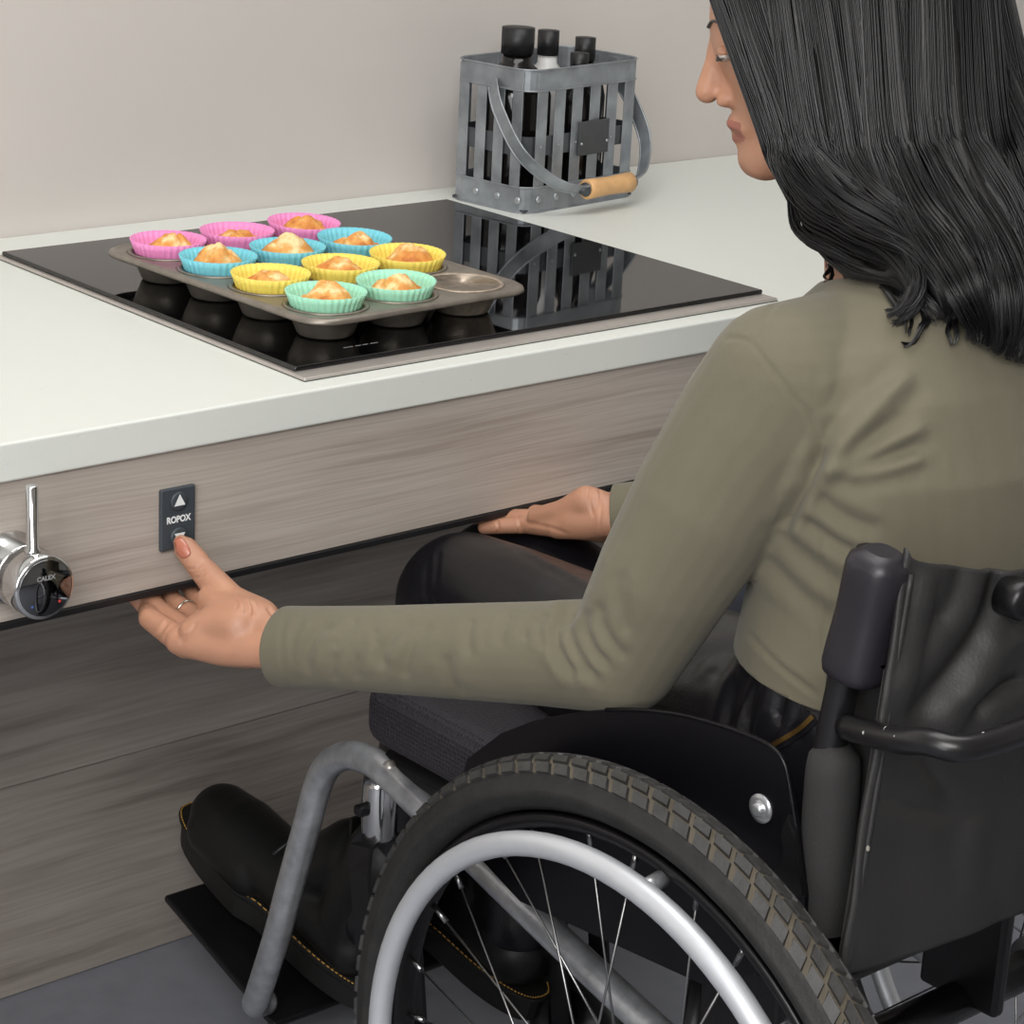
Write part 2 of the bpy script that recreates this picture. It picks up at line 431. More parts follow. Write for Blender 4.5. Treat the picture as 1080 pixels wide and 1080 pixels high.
# skin creases pressed into the hand surfaces
def crease(vs, fs, lines, depth, w):
    n = vnormals(vs, fs)
    cam_ = np.array(CAM); d = cam_-vs; face = (n*d).sum(1)/np.linalg.norm(d, axis=1)
    Rm = np.array([rt, up, fw]); q = (vs-cam_) @ Rm.T
    X = 540+FPX*q[:, 0]/q[:, 2]; Y = 539.5-FPX*q[:, 1]/q[:, 2]
    disp = np.zeros(len(vs))
    for L_ in lines:
        dp, ww = depth, w
        if isinstance(L_, tuple): L_, dp, ww = L_
        pl = np.array([(p.x, p.y) for p in smooth_path([(x, y, 0) for x, y in L_], 6)])
        best = np.full(len(vs), 1e9); tt = np.zeros(len(vs))
        for i in range(len(pl)-1):
            a, b = pl[i], pl[i+1]; ab = b-a; t = np.clip(((X-a[0])*ab[0]+(Y-a[1])*ab[1])/(ab@ab+1e-9), 0, 1)
            dd = np.hypot(X-a[0]-t*ab[0], Y-a[1]-t*ab[1]); m = dd < best; best[m] = dd[m]; tt[m] = (i+t[m])/(len(pl)-1)
        fade = np.clip(np.minimum(tt, 1-tt)*5+.15, 0, 1)
        x = best/ww
        disp += dp*fade*(-np.exp(-x*x)+.35*np.exp(-(x-1.9)**2))*np.clip(face*3, 0, 1)
    return vs+n*disp[:, None]
#@@SETTING
# ------------------------------------------------------------------ the room
RX0, RX1, RY0, RY1, RZ = -3.2, 3.0, -4.2, 0.597, 2.6
structure('floor', (RX0, RY0, -.08), (RX1, RY1+.1, 0), 'floor')
structure('wall_back', (RX0, RY1, 0), (RX1, RY1+.1, RZ), 'wall')
structure('wall_left', (RX0-.1, RY0, 0), (RX0, RY1+.1, RZ), 'room')
structure('wall_right', (RX1, RY0, 0), (RX1+.1, RY1+.1, RZ), 'room')
structure('wall_front', (RX0, RY0-.1, 0), (RX1, RY0, RZ), 'room')
structure('ceiling', (RX0, RY0, RZ), (RX1, RY1+.1, RZ+.1), 'room')

# ------------------------------------------------------------------ worktop, fascia, back panel
WX0, WX1, WY = -1.3, 1.75, -.0433
bm = bmesh.new(); box(bm, (WX0, WY, H-.032), (WX1, RY1-.001, H), .0022, 3)
tag(mk('worktop', bm, 'worktop', base=(0, .28, H-.032)), 'long cream speckled solid worktop with the black hob set into it', 'worktop')
PB = H-.1499                    # lower edge of the wooden fascia
fr = thing('fascia_board', (0, -.029, PB-.006), 'grey oak fascia board under the worktop edge with black lower strip', 'board')
bm = bmesh.new(); box(bm, (WX0, -.038, PB), (WX1, -.020, H-.0325), .0008, 1); mk('board', bm, 'wood', fr)
bm = bmesh.new(); box(bm, (WX0, -.0395, PB-.0065), (WX1, -.019, PB-.0002), .0012, 2)
o = mk('edge_strip', bm, 'black_strip', fr); o['label'] = 'black rubber edge strip'

bp_ = thing('back_panel', (0, .34, .0), 'dark grey oak panelling in wide boards deep under the worktop', 'panel')
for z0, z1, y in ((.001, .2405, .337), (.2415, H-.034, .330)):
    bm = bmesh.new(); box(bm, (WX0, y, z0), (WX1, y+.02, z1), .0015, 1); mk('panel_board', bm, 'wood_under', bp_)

# ------------------------------------------------------------------ hob
HX, HD = .5818, .51
hob = thing('induction_hob', (HX/2, HD/2, H), 'black glass hob with steel rim set in the cream worktop', 'hob')
bm = bmesh.new(); box(bm, (0, 0, H+.0035), (HX, HD, H+.008), .0016, 3); mk('glass_top', bm, 'glass', hob)
bm = bmesh.new()
t = bmesh.new(); box(t, (-.0048, -.0205, H+.0006), (HX+.001, HD+.004, H+.0037), .0014, 3); join(bm, t)
mk('steel_rim', bm, 'steel', hob)
bm = bmesh.new(); box(bm, (-.0040, -.0198, H-.001), (HX+.002, HD+.003, H+.0007)); mk('rim_seal', bm, 'black_strip', hob)
bm = bmesh.new()
for k, (w, g) in enumerate(((.010, 0), (.006, .013), (.006, .021), (.008, .030))):
    box(bm, (.075+g, .030, H+.0080), (.075+g+w, .0312, H+.0082))
o = mk('maker_lettering', bm, 'grey_ink', hob); o['label'] = 'tiny pale printed line near the front edge'

# ------------------------------------------------------------------ muffin tin
TR = radians(1.94); TX, TY, TP = .0897, .0788, .0828
PZ = H+.035                     # sheet height
tin = thing('muffin_tin', (TX, TY, H+.0082), 'worn grey twelve-hole muffin tin lying on the black hob', 'baking tin', rotz=TR)
TZ0 = PZ-(H+.0082)
def rrect(x0, y0, x1, y1, r, n=8):
    out = []
    for cx, cy, a in ((x1-r, y0+r, -pi/2), (x1-r, y1-r, 0), (x0+r, y1-r, pi/2), (x0+r, y0+r, pi)):
        out += [(cx+r*cos(a+pi/2*k/n), cy+r*sin(a+pi/2*k/n)) for k in range(n+1)]
    return out
WR = .0362                      # well mouth radius
bm = bmesh.new()
x0, y0, x1, y1 = -.049, -.050, 2*TP+.049, 3*TP+.050
def ringverts(pts, z): return [bm.verts.new((x, y, z)) for x, y in pts]
A = ringverts(rrect(x0+.007, y0+.007, x1-.007, y1-.007, .026), TZ0)
for ins, z in ((.003, TZ0+.0015), (0, TZ0-.0005), (-.001, TZ0-.004), (.001, TZ0-.0055)):
    Bv = ringverts(rrect(x0+ins, y0+ins, x1-ins, y1-ins, .030), z)
    for k in range(len(A)): 
        f = bm.faces.new((A[k], A[(k+1) % len(A)], Bv[(k+1) % len(A)], Bv[k])); f.smooth = True
    A = Bv
# the sheet with its round openings
es = []
base = [v for v in bm.verts][:len(rrect(0, 0, 1, 1, .1))]
for k in range(len(base)): es.append(bm.edges.get((base[k], base[(k+1) % len(base)])))
for i in range(3):
    for j in range(4):
        c = [bm.verts.new((i*TP+WR*cos(2*pi*k/40), j*TP+WR*sin(2*pi*k/40), TZ0)) for k in range(40)]
        es += [bm.edges.new((c[k], c[(k+1) % 40])) for k in range(40)]
bmesh.ops.triangle_fill(bm, use_beauty=True, use_dissolve=False, edges=es)
me_sheet = mk('tin_sheet', bm, 'tin', tin, local=True)
sd = me_sheet.modifiers.new('s', 'SOLIDIFY'); sd.thickness = .0008; sd.offset = -1
bm = bmesh.new()
lathe(bm, [(WR+.0035, TZ0+.0002), (WR+.001, TZ0+.0009), (WR-.0008, TZ0-.0008), (.0315, TZ0-.012), (.0262, .0022), (.0245, .0006), (0, .0004)], 44)
for f in bm.faces: f.smooth = True
well = None
for i in range(3):
    for j in range(4):
        if well is None:
            well = mk('cup_well', bm, 'tin', tin, local=True); sd = well.modifiers.new('s', 'SOLIDIFY'); sd.thickness = .0007; sd.offset = 1
            w = well
        else:
            w = well.copy(); COL.objects.link(w); w.parent = tin
        w.location = (i*TP, j*TP, 0)
        if (i, j) == (2, 0):
            w.data = well.data.copy(); w.data.materials.clear(); w.data.materials.append(MT['tin_in'])
            w['label'] = 'empty scratched cup of the tin'

# ------------------------------------------------------------------ muffins in fluted cups
NF = 36
def flute(a, i): return 1+(.016 if i not in (0, 7) else .008)*cos(NF*a)
CZ = .002
bm = bmesh.new()
prof = [(.0225, .0008), (.0250, .003), (.0292, .016), (.0345, .032), (.0372, .0385), (.0366, .0387), (.0338, .032), (.0286, .016), (.0238, .004), (0, .0036)]
lathe(bm, prof, NF*6, 'z', (0, 0, 0), rad=flute)
cup_me = bpy.data.meshes.new('silicone_cup'); bm.to_mesh(cup_me); bm.free()
for p in cup_me.polygons: p.use_smooth = True
def cake_mesh(seed, top, lean, rmax):
    r = random.Random(seed); off = V((r.random()*9, r.random()*9, seed*1.7)); bm = bmesh.new()
    nr, ns = 16, 48
    ring0 = bm.verts.new((0, 0, 0)); prev = None
    for i in range(1, nr+1):
        q = i/nr; rr = rmax*q; ring = []
        for k in range(ns):
            a = 2*pi*k/ns; x, y = rr*cos(a), rr*sin(a)
            z = .024+(top-.024)*max(0, 1-(q**1.6))
            n1 = noise.noise(V((x, y, 0))*75+off); n2 = noise.noise(V((x, y, 0))*160+off*2)
            crack = abs(noise.noise(V((x, y, 0))*48+off*3))
            w = max(0, 1-q**3)
            z += w*(.0042*n1+.0020*n2)+w*.006*max(0, .16-crack)/.16*(-.6)
            ring.append(bm.verts.new((x*(1+.03*n1)+lean[0]*w, y*(1+.03*n2)+lean[1]*w, z)))
        for k in range(ns):
            if prev is None: bm.faces.new((ring0, ring[k], ring[(k+1) % ns]))
            else: bm.faces.new((prev[k], ring[k], ring[(k+1) % ns], prev[(k+1) % ns]))
        prev = ring
    ring0.co = V((0, 0, 0)); ring0.co.z = sum(v.co.z for v in bm.verts[1:ns+1] if True)/ns if False else .024+(top-.024)
    ring0.co.x, ring0.co.y = lean
    base = [bm.verts.new((v.co.x*.84, v.co.y*.84, .006)) for v in prev]
    for k in range(ns): bm.faces.new((prev[k], base[k], base[(k+1) % ns], prev[(k+1) % ns]))
    bm.faces.new(base)
    for f in bm.faces: f.smooth = True
    return bm
rows = [('green', 0, 'front row'), ('yellow', 1, 'second row'), ('blue', 2, 'third row'), ('pink', 3, 'back row')]
pos = ['left end', 'middle', 'right end']
R2 = Matrix.Rotation(TR, 3, 'Z')
heights = {(0, 0): .046, (1, 0): .045, (0, 1): .040, (1, 1): .044, (2, 1): .047, (0, 2): .050, (1, 2): .051, (2, 2): .042, (0, 3): .044, (1, 3): .039, (2, 3): .043}
where = {('green', 0): 'front corner of the tin, above the hob corner', ('green', 1): 'between the other mint one and the empty hole',
         ('yellow', 0): 'near the long left edge of the tin', ('yellow', 1): 'in the middle column of the tin', ('yellow', 2): 'right-hand side of the tin, behind the empty hole',
         ('blue', 0): 'near the long left edge of the tin', ('blue', 1): 'in the middle column of the tin', ('blue', 2): 'on the right-hand side of the tin',
         ('pink', 0): 'back left corner of the tin', ('pink', 1): 'middle of the back row', ('pink', 2): 'back right corner of the tin'}
cname = {'green': 'mint green', 'yellow': 'yellow', 'blue': 'light blue', 'pink': 'pink'}
ridx = 0
for col, j, rn in rows:
    cm = cup_me.copy(); cm.materials.append(MT[col])
    for i in range(3):
        if (i, j) == (2, 0): continue
        c = V((TX, TY, 0)) + R2 @ V((i*TP, j*TP, 0))
        top = {'left end': '', 'middle': '', 'right end': ''}[pos[i]]
        m = thing('muffin', (c.x, c.y, H+.0082+.002), 'golden muffin in %s fluted cup, %s' % (cname[col], where[(col, i)]), 'muffin', 'muffins in silicone cups', rotz=ridx*.13)
        o = bpy.data.objects.new('silicone_cup', cm); COL.objects.link(o); o.parent = m
        if ridx % 3 == 1: o.rotation_euler = (.02, -.03, 0)
        r = random.Random(ridx*5+2)
        mk('cake', cake_mesh(ridx*7+3, heights[(i, j)], ((r.random()-.5)*.010, (r.random()-.5)*.010), .0290 if (i, j) != (1, 2) else .0325), 'cake', m, local=True)
        ridx += 1

# ------------------------------------------------------------------ lift control panel
CX, CZc = -.1462, .6430
cp = thing('control_panel', (CX, -.038, CZc), 'small anthracite lift switch with white arrow on the oak fascia', 'switch panel')
bm = bmesh.new(); box(bm, (CX-.0168, -.0425, CZc-.027), (CX+.0168, -.0378, CZc+.027), .0016, 3); mk('housing', bm, 'panel_grey', cp)
for s, nm in ((1, 'up_button'), (-1, 'down_button')):
    bm = bmesh.new(); zc = CZc+s*.0155
    lathe(bm, [(0, -.0446), (.0062, -.0445), (.0078, -.0440), (.0084, -.0424)], 32, 'y', (CX, 0, zc))
    b = mk(nm, bm, 'panel_grey', cp)
    bm = bmesh.new()
    if s > 0:
        vs = [(-.0052, -.0034), (.0052, -.0034), (0, .0062)]
        lo = [bm.verts.new((CX+x, -.0445, zc+z)) for x, z in vs]; hi = [bm.verts.new((CX+x, -.0449, zc+z)) for x, z in vs]
        bm.faces.new(lo); bm.faces.new(hi)
        for k in range(3): bm.faces.new((lo[k], lo[(k+1) % 3], hi[(k+1) % 3], hi[k]))
    else:
        vs = [(-.0050, .0034), (.0050, .0034), (0, -.0062)]
        lo = [bm.verts.new((CX+x, -.0445, zc+z)) for x, z in vs]; hi = [bm.verts.new((CX+x, -.0449, zc+z)) for x, z in vs]
        bm.faces.new(lo); bm.faces.new(hi)
        for k in range(3): bm.faces.new((lo[k], lo[(k+1) % 3], hi[(k+1) % 3], hi[k]))
    q = mk('arrow_mark', bm, 'white_ink', b); q['label'] = 'white arrow pointing %s' % ('up' if s > 0 else 'down')
mx = Matrix.Translation((0, -.0047, -.0005)) @ Matrix.Rotation(pi/2, 4, 'X')
q = text_mesh('ROPOX', .0078, .0001, 'white_ink', 'lettering', cp, mx, True, .86); q['label'] = 'white capital lettering'

# ------------------------------------------------------------------ tap control on the fascia
KX, KZ = -.3015, .6300
tap = thing('tap_control', (KX, -.038, KZ), 'round chrome tap control with upright lever on the oak fascia', 'tap')
bm = bmesh.new()
lathe(bm, [(.0300, -.0375), (.0300, -.040), (.0262, -.042), (.0262, -.0640), (.0252, -.0652), (0, -.0652)], 56, 'y', (KX, 0, KZ)); mk('body', bm, 'chrome', tap)
bm = bmesh.new()
lathe(bm, [(.0240, -.0652), (.0240, -.0672)], 56, 'y', (KX, 0, KZ)); mk('shadow_gap', bm, 'black_strip', tap)
bm = bmesh.new()
lathe(bm, [(0, -.0668), (.0250, -.0668), (.0262, -.0678), (.0262, -.0925), (.0250, -.0945), (.0235, -.0950)], 56, 'y', (KX, 0, KZ)); cap = mk('turning_cap', bm, 'chrome', tap)
bm = bmesh.new(); lathe(bm, [(.0236, -.0945), (.0225, -.0956), (0, -.0958)], 56, 'y', (KX, 0, KZ))
f_ = mk('front_disc', bm, 'chrome_black', cap); f_['label'] = 'dark mirror-polished front disc'
bm = bmesh.new()
lathe(bm, [(.0068, KZ+.0225), (.0064, KZ+.0285), (.0048, KZ+.0295), (.0048, KZ+.0790), (.0042, KZ+.0800), (0, KZ+.0800)], 24, 'z', (KX-.002, -.080, 0)); mk('lever', bm, 'chrome', tap)
mx = Matrix.Translation((0, -.0582, .0085)) @ Matrix.Rotation(pi/2, 4, 'X')
q = text_mesh('CALEX', .0052, .00006, 'grey_ink', 'lettering', tap, mx, True); q['label'] = 'pale worn lettering on the disc'
for dx, m_ in ((-.012, 'mark_blue'), (.012, 'mark_red')):
    MT[m_] = mat(m_, srgb(60, 90, 150) if dx < 0 else srgb(190, 50, 50), .4)
    bm = bmesh.new(); lathe(bm, [(0, -.0961), (.0012, -.0960), (.0013, -.0955)], 14, 'y', (KX+dx, 0, KZ-.013))
    q = mk('temperature_dot', bm, m_, tap); q['label'] = '%s dot' % ('blue' if dx < 0 else 'red')

# ------------------------------------------------------------------ strap basket
BA = radians(7.4); BC = V((.7205, .4985, H)); BW, BD, BH = .203, .122, .165
bk = thing('metal_basket', BC, 'galvanised strap basket with wooden grip standing behind the black hob', 'basket', rotz=BA)
def brect(w, d, r, z, n=6): return [V((x, y, z)) for x, y in rrect(-w/2, -d/2, w/2, d/2, r, n)]
def band(w, d, r, z0, z1, t, mtl, name, lip=0):
    bm = bmesh.new()
    L = []
    for (e, z) in ((0, z0), (0, z1), (-t, z1), (-t, z0)):
        L.append([bm.verts.new(p) for p in brect(w+2*e, d+2*e, r+e, z)])
    for q in range(4):
        A, B_ = L[q], L[(q+1) % 4]
        for k in range(len(A)): bm.faces.new((A[k], A[(k+1) % len(A)], B_[(k+1) % len(A)], B_[k]))
    if lip:
        for zc in (z0, z1):
            tube(bm, brect(w+.001, d+.001, r, zc), .0011, 8, closed=True)
    return mk(name, bm, mtl, bk, local=True)
band(BW, BD, .024, .001, .0300, .0015, 'galv', 'base_band', 1)
band(BW-.006, BD-.006, .022, .0655, .0880, .0012, 'galv_dark', 'middle_band')
band(BW, BD, .024, BH-.024, BH, .0015, 'galv', 'rim_band', 1)
bm = bmesh.new(); box(bm, (-BW/2+.004, -BD/2+.004, .001), (BW/2-.004, BD/2-.004, .004)); mk('floor_plate', bm, 'galv_dark', bk, local=True)
def slat(x, y, ax, w=.0180):
    bm = bmesh.new()
    if ax == 'x': box(bm, (x-w/2, y-.0006, .006), (x+w/2, y+.0006, BH-.003), .0003, 1)
    else: box(bm, (x-.0006, y-w/2, .006), (x+.0006, y+w/2, BH-.003), .0003, 1)
    return mk('slat', bm, 'galv', bk, local=True)
sx = [-.078, -.0470, -.016, .0155, .047, .078]
for x in sx:
    slat(x, -BD/2+.0012, 'x'); slat(x, BD/2-.0012, 'x')
for y in (-.042, -.014, .014, .042):
    slat(-BW/2+.0012, y, 'y', .0155); slat(BW/2-.0012, y, 'y', .0155)
def rivet(p, n, r=.0044):
    bm = bmesh.new(); t = bmesh.new(); bmesh.ops.create_uvsphere(t, u_segments=14, v_segments=8, radius=1)
    for v in t.verts: v.co = V(p)+V((v.co.x*(r if not n[0] else r*.5), v.co.y*(r if not n[1] else r*.5), v.co.z*r))
    for f in t.faces: f.smooth = True
    join(bm, t); return mk('rivet', bm, 'rivet', bk, local=True)
for x in sx: rivet((x, -BD/2-.0004, .0155), (0, 1))
for y in (-.050, -.018, .016): rivet((-BW/2-.0004, y, .0155), (1, 0))
for x in sx[:3]+sx[4:]: rivet((x, -BD/2+.0002, .0765), (0, 1), .0014)
bm = bmesh.new(); box(bm, (-.014, -BD/2-.003, .060), (.040, -BD/2-.0008, .100), .0008, 2); tp = mk('tag_plate', bm, 'plate_dark', bk, local=True); tp['label'] = 'dark blank name plate'
for x, z in ((-.010, .074), (.036, .074)):
    bm = bmesh.new(); ball(bm, (x, -BD/2-.0032, z), .0019, seg=12); mk('rivet', bm, 'rivet', tp, local=True)
# swung-down handle: two strap arms and a wooden grip
gl, gr_ = V((-.042, -.101, .030)), V((.040, -.101, .030))
for s in (-1, 1):
    g = gl if s < 0 else gr_
    pts = smooth_path([(s*(BW/2+.002), -.004, BH-.020), (s*(BW/2+.014), -.026, .118), (s*(BW/2+.010), -.060, .072), (s*(BW/2-.020), -.086, .041), (g.x+s*.012, -.099, .031), (g.x-s*.006, -.101, .030)], 8)
    pts = smooth_path(pts, 3); W_ = V((0, .62, -.78)); d0 = (pts[1]-pts[0]).normalized(); W_ = (W_-d0*W_.dot(d0)).normalized()
    bm = bmesh.new(); tube(bm, pts, .0088, 16, flat=.11, ref=d0.cross(W_))
    for e in (-1, 1):                                  # rolled edges
        rim = []; a_ = W_
        for k, p in enumerate(pts):
            d = (pts[min(k+1, len(pts)-1)]-pts[max(k-1, 0)]).normalized(); a_ = (a_-d*a_.dot(d)).normalized(); rim.append(p+a_*e*.0086)
        tube(bm, rim, .0013, 8)
    mk('handle_arm', bm, 'galv', bk, local=True)
    bm = bmesh.new(); lathe(bm, [(0, -.010), (.0042, -.0098), (.0048, -.005), (.0082, -.003), (.0082, .004)], 20, 'x', g+V((s*-.002, 0, 0)) if s < 0 else g)
    mk('handle_bolt', bm, 'galv_dark', bk, local=True)
bm = bmesh.new()
lathe(bm, [(.0105, -.040), (.0118, -.0385), (.0112, -.02), (.0106, 0), (.0112, .02), (.0120, .0385), (.0105, .040)], 28, 'x', (gl+gr_)/2)
q = mk('grip', bm, 'grip', bk, local=True); q['label'] = 'turned pale wooden grip'
# what stands inside
RB = Matrix.Rotation(BA, 3, 'Z')
def bottle(lx, ly, mtl, capm, r, h, label):
    p = BC+RB @ V((lx, ly, .0042)); b = thing('bottle', p, label, 'bottle', 'bottles in the strap basket')
    bm = bmesh.new(); lathe(bm, [(r*.92, 0), (r, .004), (r, h*.62), (r*.85, h*.72), (r*.42, h*.80), (r*.40, h*.86), (0, h*.86)], 32); mk('bottle_body', bm, mtl, b, local=True)
    bm = bmesh.new(); lathe(bm, [(r*.46, h*.85), (r*.46, h), (0, h)], 24); mk('bottle_cap', bm, capm, b, local=True)
bottle(-.056, .002, 'bottle_dark', 'black_strip', .042, .20, 'dark bottle inside the strap basket, at its left end')
bottle(.016, .018, 'bottle_white', 'black_strip', .028, .19, 'white bottle with black cap inside the strap basket')
bottle(.016, -.032, 'bottle_dark', 'black_strip', .024, .17, 'short dark bottle at the front of the strap basket, before the white one')
bottle(.068, .004, 'bottle_dark', 'black_strip', .027, .18, 'dark bottle inside the strap basket, at its right end')
#@@CHAIR
# ------------------------------------------------------------------ wheelchair
XC = .1435
WCX = -.113; WC = V((WCX, -.572, .300))
mir = lambda p: V((2*XC-p[0], p[1], p[2]))
ch = thing('wheelchair', (XC, -.50, 0), 'black manual wheelchair pushed up to the worktop with its sitter in it', 'wheelchair')

def tyre_mesh(c, sgn):
    bm = bmesh.new(); R0, r = .2785, .0205; seg = 168
    def pt(th, ph, rr): # ph 0 = outwards from the hub, + towards the outer face
        q = R0+rr*cos(ph); return V((c.x-sgn*rr*sin(ph), c.y+q*cos(th), c.z+q*sin(th)))
    phs = [-2.6, -2.1, -1.75, -1.7, -1.5, -1.45, -1.1, -.9, -.45, 0, .45, .9, 1.1, 1.45, 1.5, 1.7, 1.75, 2.1, 2.6]
    rr = [r*.92, r*.97, r, r+.0008, r+.0008, r, r, r, r, r, r, r, r, r, r+.0008, r+.0008, r, r*.97, r*.92]
    G = [[bm.verts.new(pt(2*pi*k/seg, p, q)) for p, q in zip(phs, rr)] for k in range(seg)]
    for k in range(seg):
        for i in range(len(phs)-1):
            f = bm.faces.new((G[k][i], G[(k+1) % seg][i], G[(k+1) % seg][i+1], G[k][i+1])); f.smooth = True
            f.material_index = 1 if abs(phs[i]+phs[i+1])/2 < .95 else 0
        f = bm.faces.new((G[k][-1], G[(k+1) % seg][-1], G[(k+1) % seg][0], G[k][0]))
    N = 92; h = .0026
    for k in range(N):
        for p0, p1, off, ln in ((.50, .92, 0, .80), (-.92, -.50, .5, .80), (.06, .44, .5, .84), (-.44, -.06, 0, .84)):
            t0 = 2*pi*(k+off)/N; t1 = t0+2*pi/N*ln; sk = .30*2*pi/N*(1 if p0 > 0 else -1)
            lo, hi = [], []
            for t, p in ((t0, p0), (t1, p0), (t1+sk, p1), (t0+sk, p1)):
                lo.append(bm.verts.new(pt(t, p, r-.001)))
                tm, pm = (t0+t1+sk)/2, (p0+p1)/2
                hi.append(bm.verts.new(pt(tm+(t-tm)*.86, pm+(p-pm)*.86, r+h)))
            f = bm.faces.new(hi); f.material_index = 2
            for q in range(4):
                f = bm.faces.new((lo[q], lo[(q+1) % 4], hi[(q+1) % 4], hi[q])); f.material_index = 2
    return bm
def make_wheel(c, sgn):
    w = sub('wheel', c, ch)
    o = mk('tyre', tyre_mesh(c, sgn), ['tyre', 'dust', 'tread'], w); o['label'] = 'worn studded grey-black tyre'
    bm = bmesh.new()
    pr = [(.2610, .0118), (.2575, .0135), (.2545, .0128), (.2520, .0120), (.2495, .0095), (.2478, .004), (.2478, -.004), (.2495, -.0095), (.2520, -.012), (.2545, -.0128), (.2575, -.0135), (.2610, -.0118), (.2560, -.009), (.2560, .009)]
    lathe(bm, pr, 96, 'x', c, closed=True); mk('rim', bm, 'black_metal', w)
    bm = bmesh.new(); hx = c.x-sgn*.0305
    tube(bm, [(hx, c.y+.2430*cos(2*pi*k/96), c.z+.2430*sin(2*pi*k/96)) for k in range(96)], .0092, 18, closed=True)
    q = mk('handrim', bm, 'handrim', w); q['label'] = 'silver-grey push rim'
    for k in range(6):
        a = radians(38+60*k)
        bm = bmesh.new(); tube(bm, [(c.x-sgn*.010, c.y+.2475*cos(a), c.z+.2475*sin(a)), (hx, c.y+.2430*cos(a), c.z+.2430*sin(a))], .0065, 12)
        mk('rim_tab', bm, 'alu', w)
    bm = bmesh.new()
    lathe(bm, [(0, -.046), (.011, -.045), (.013, -.038), (.013, -.032), (.026, -.030), (.026, -.026), (.016, -.022), (.015, .022), (.026, .026), (.026, .030), (.013, .032), (.012, .05), (0, .051)], 36, 'x', c)
    mk('hub', bm, 'alu', w)
    for k in range(28):
        a = 2*pi*k/28; a2 = a+(.9 if k % 4 < 2 else -.9); xo = -.028 if k % 2 else .028
        p0 = V((c.x+xo, c.y+.024*cos(a2), c.z+.024*sin(a2))); p1 = V((c.x+(.003 if xo > 0 else -.003), c.y+.248*cos(a), c.z+.248*sin(a)))
        d = (p0-p1).normalized(); bm = bmesh.new(); tube(bm, [p0, p1], .0010, 6); tube(bm, [p1, p1+d*.017], .0022, 8)
        mk('spoke', bm, 'spoke', w)
    return w
make_wheel(WC, 1); make_wheel(mir(WC), -1)

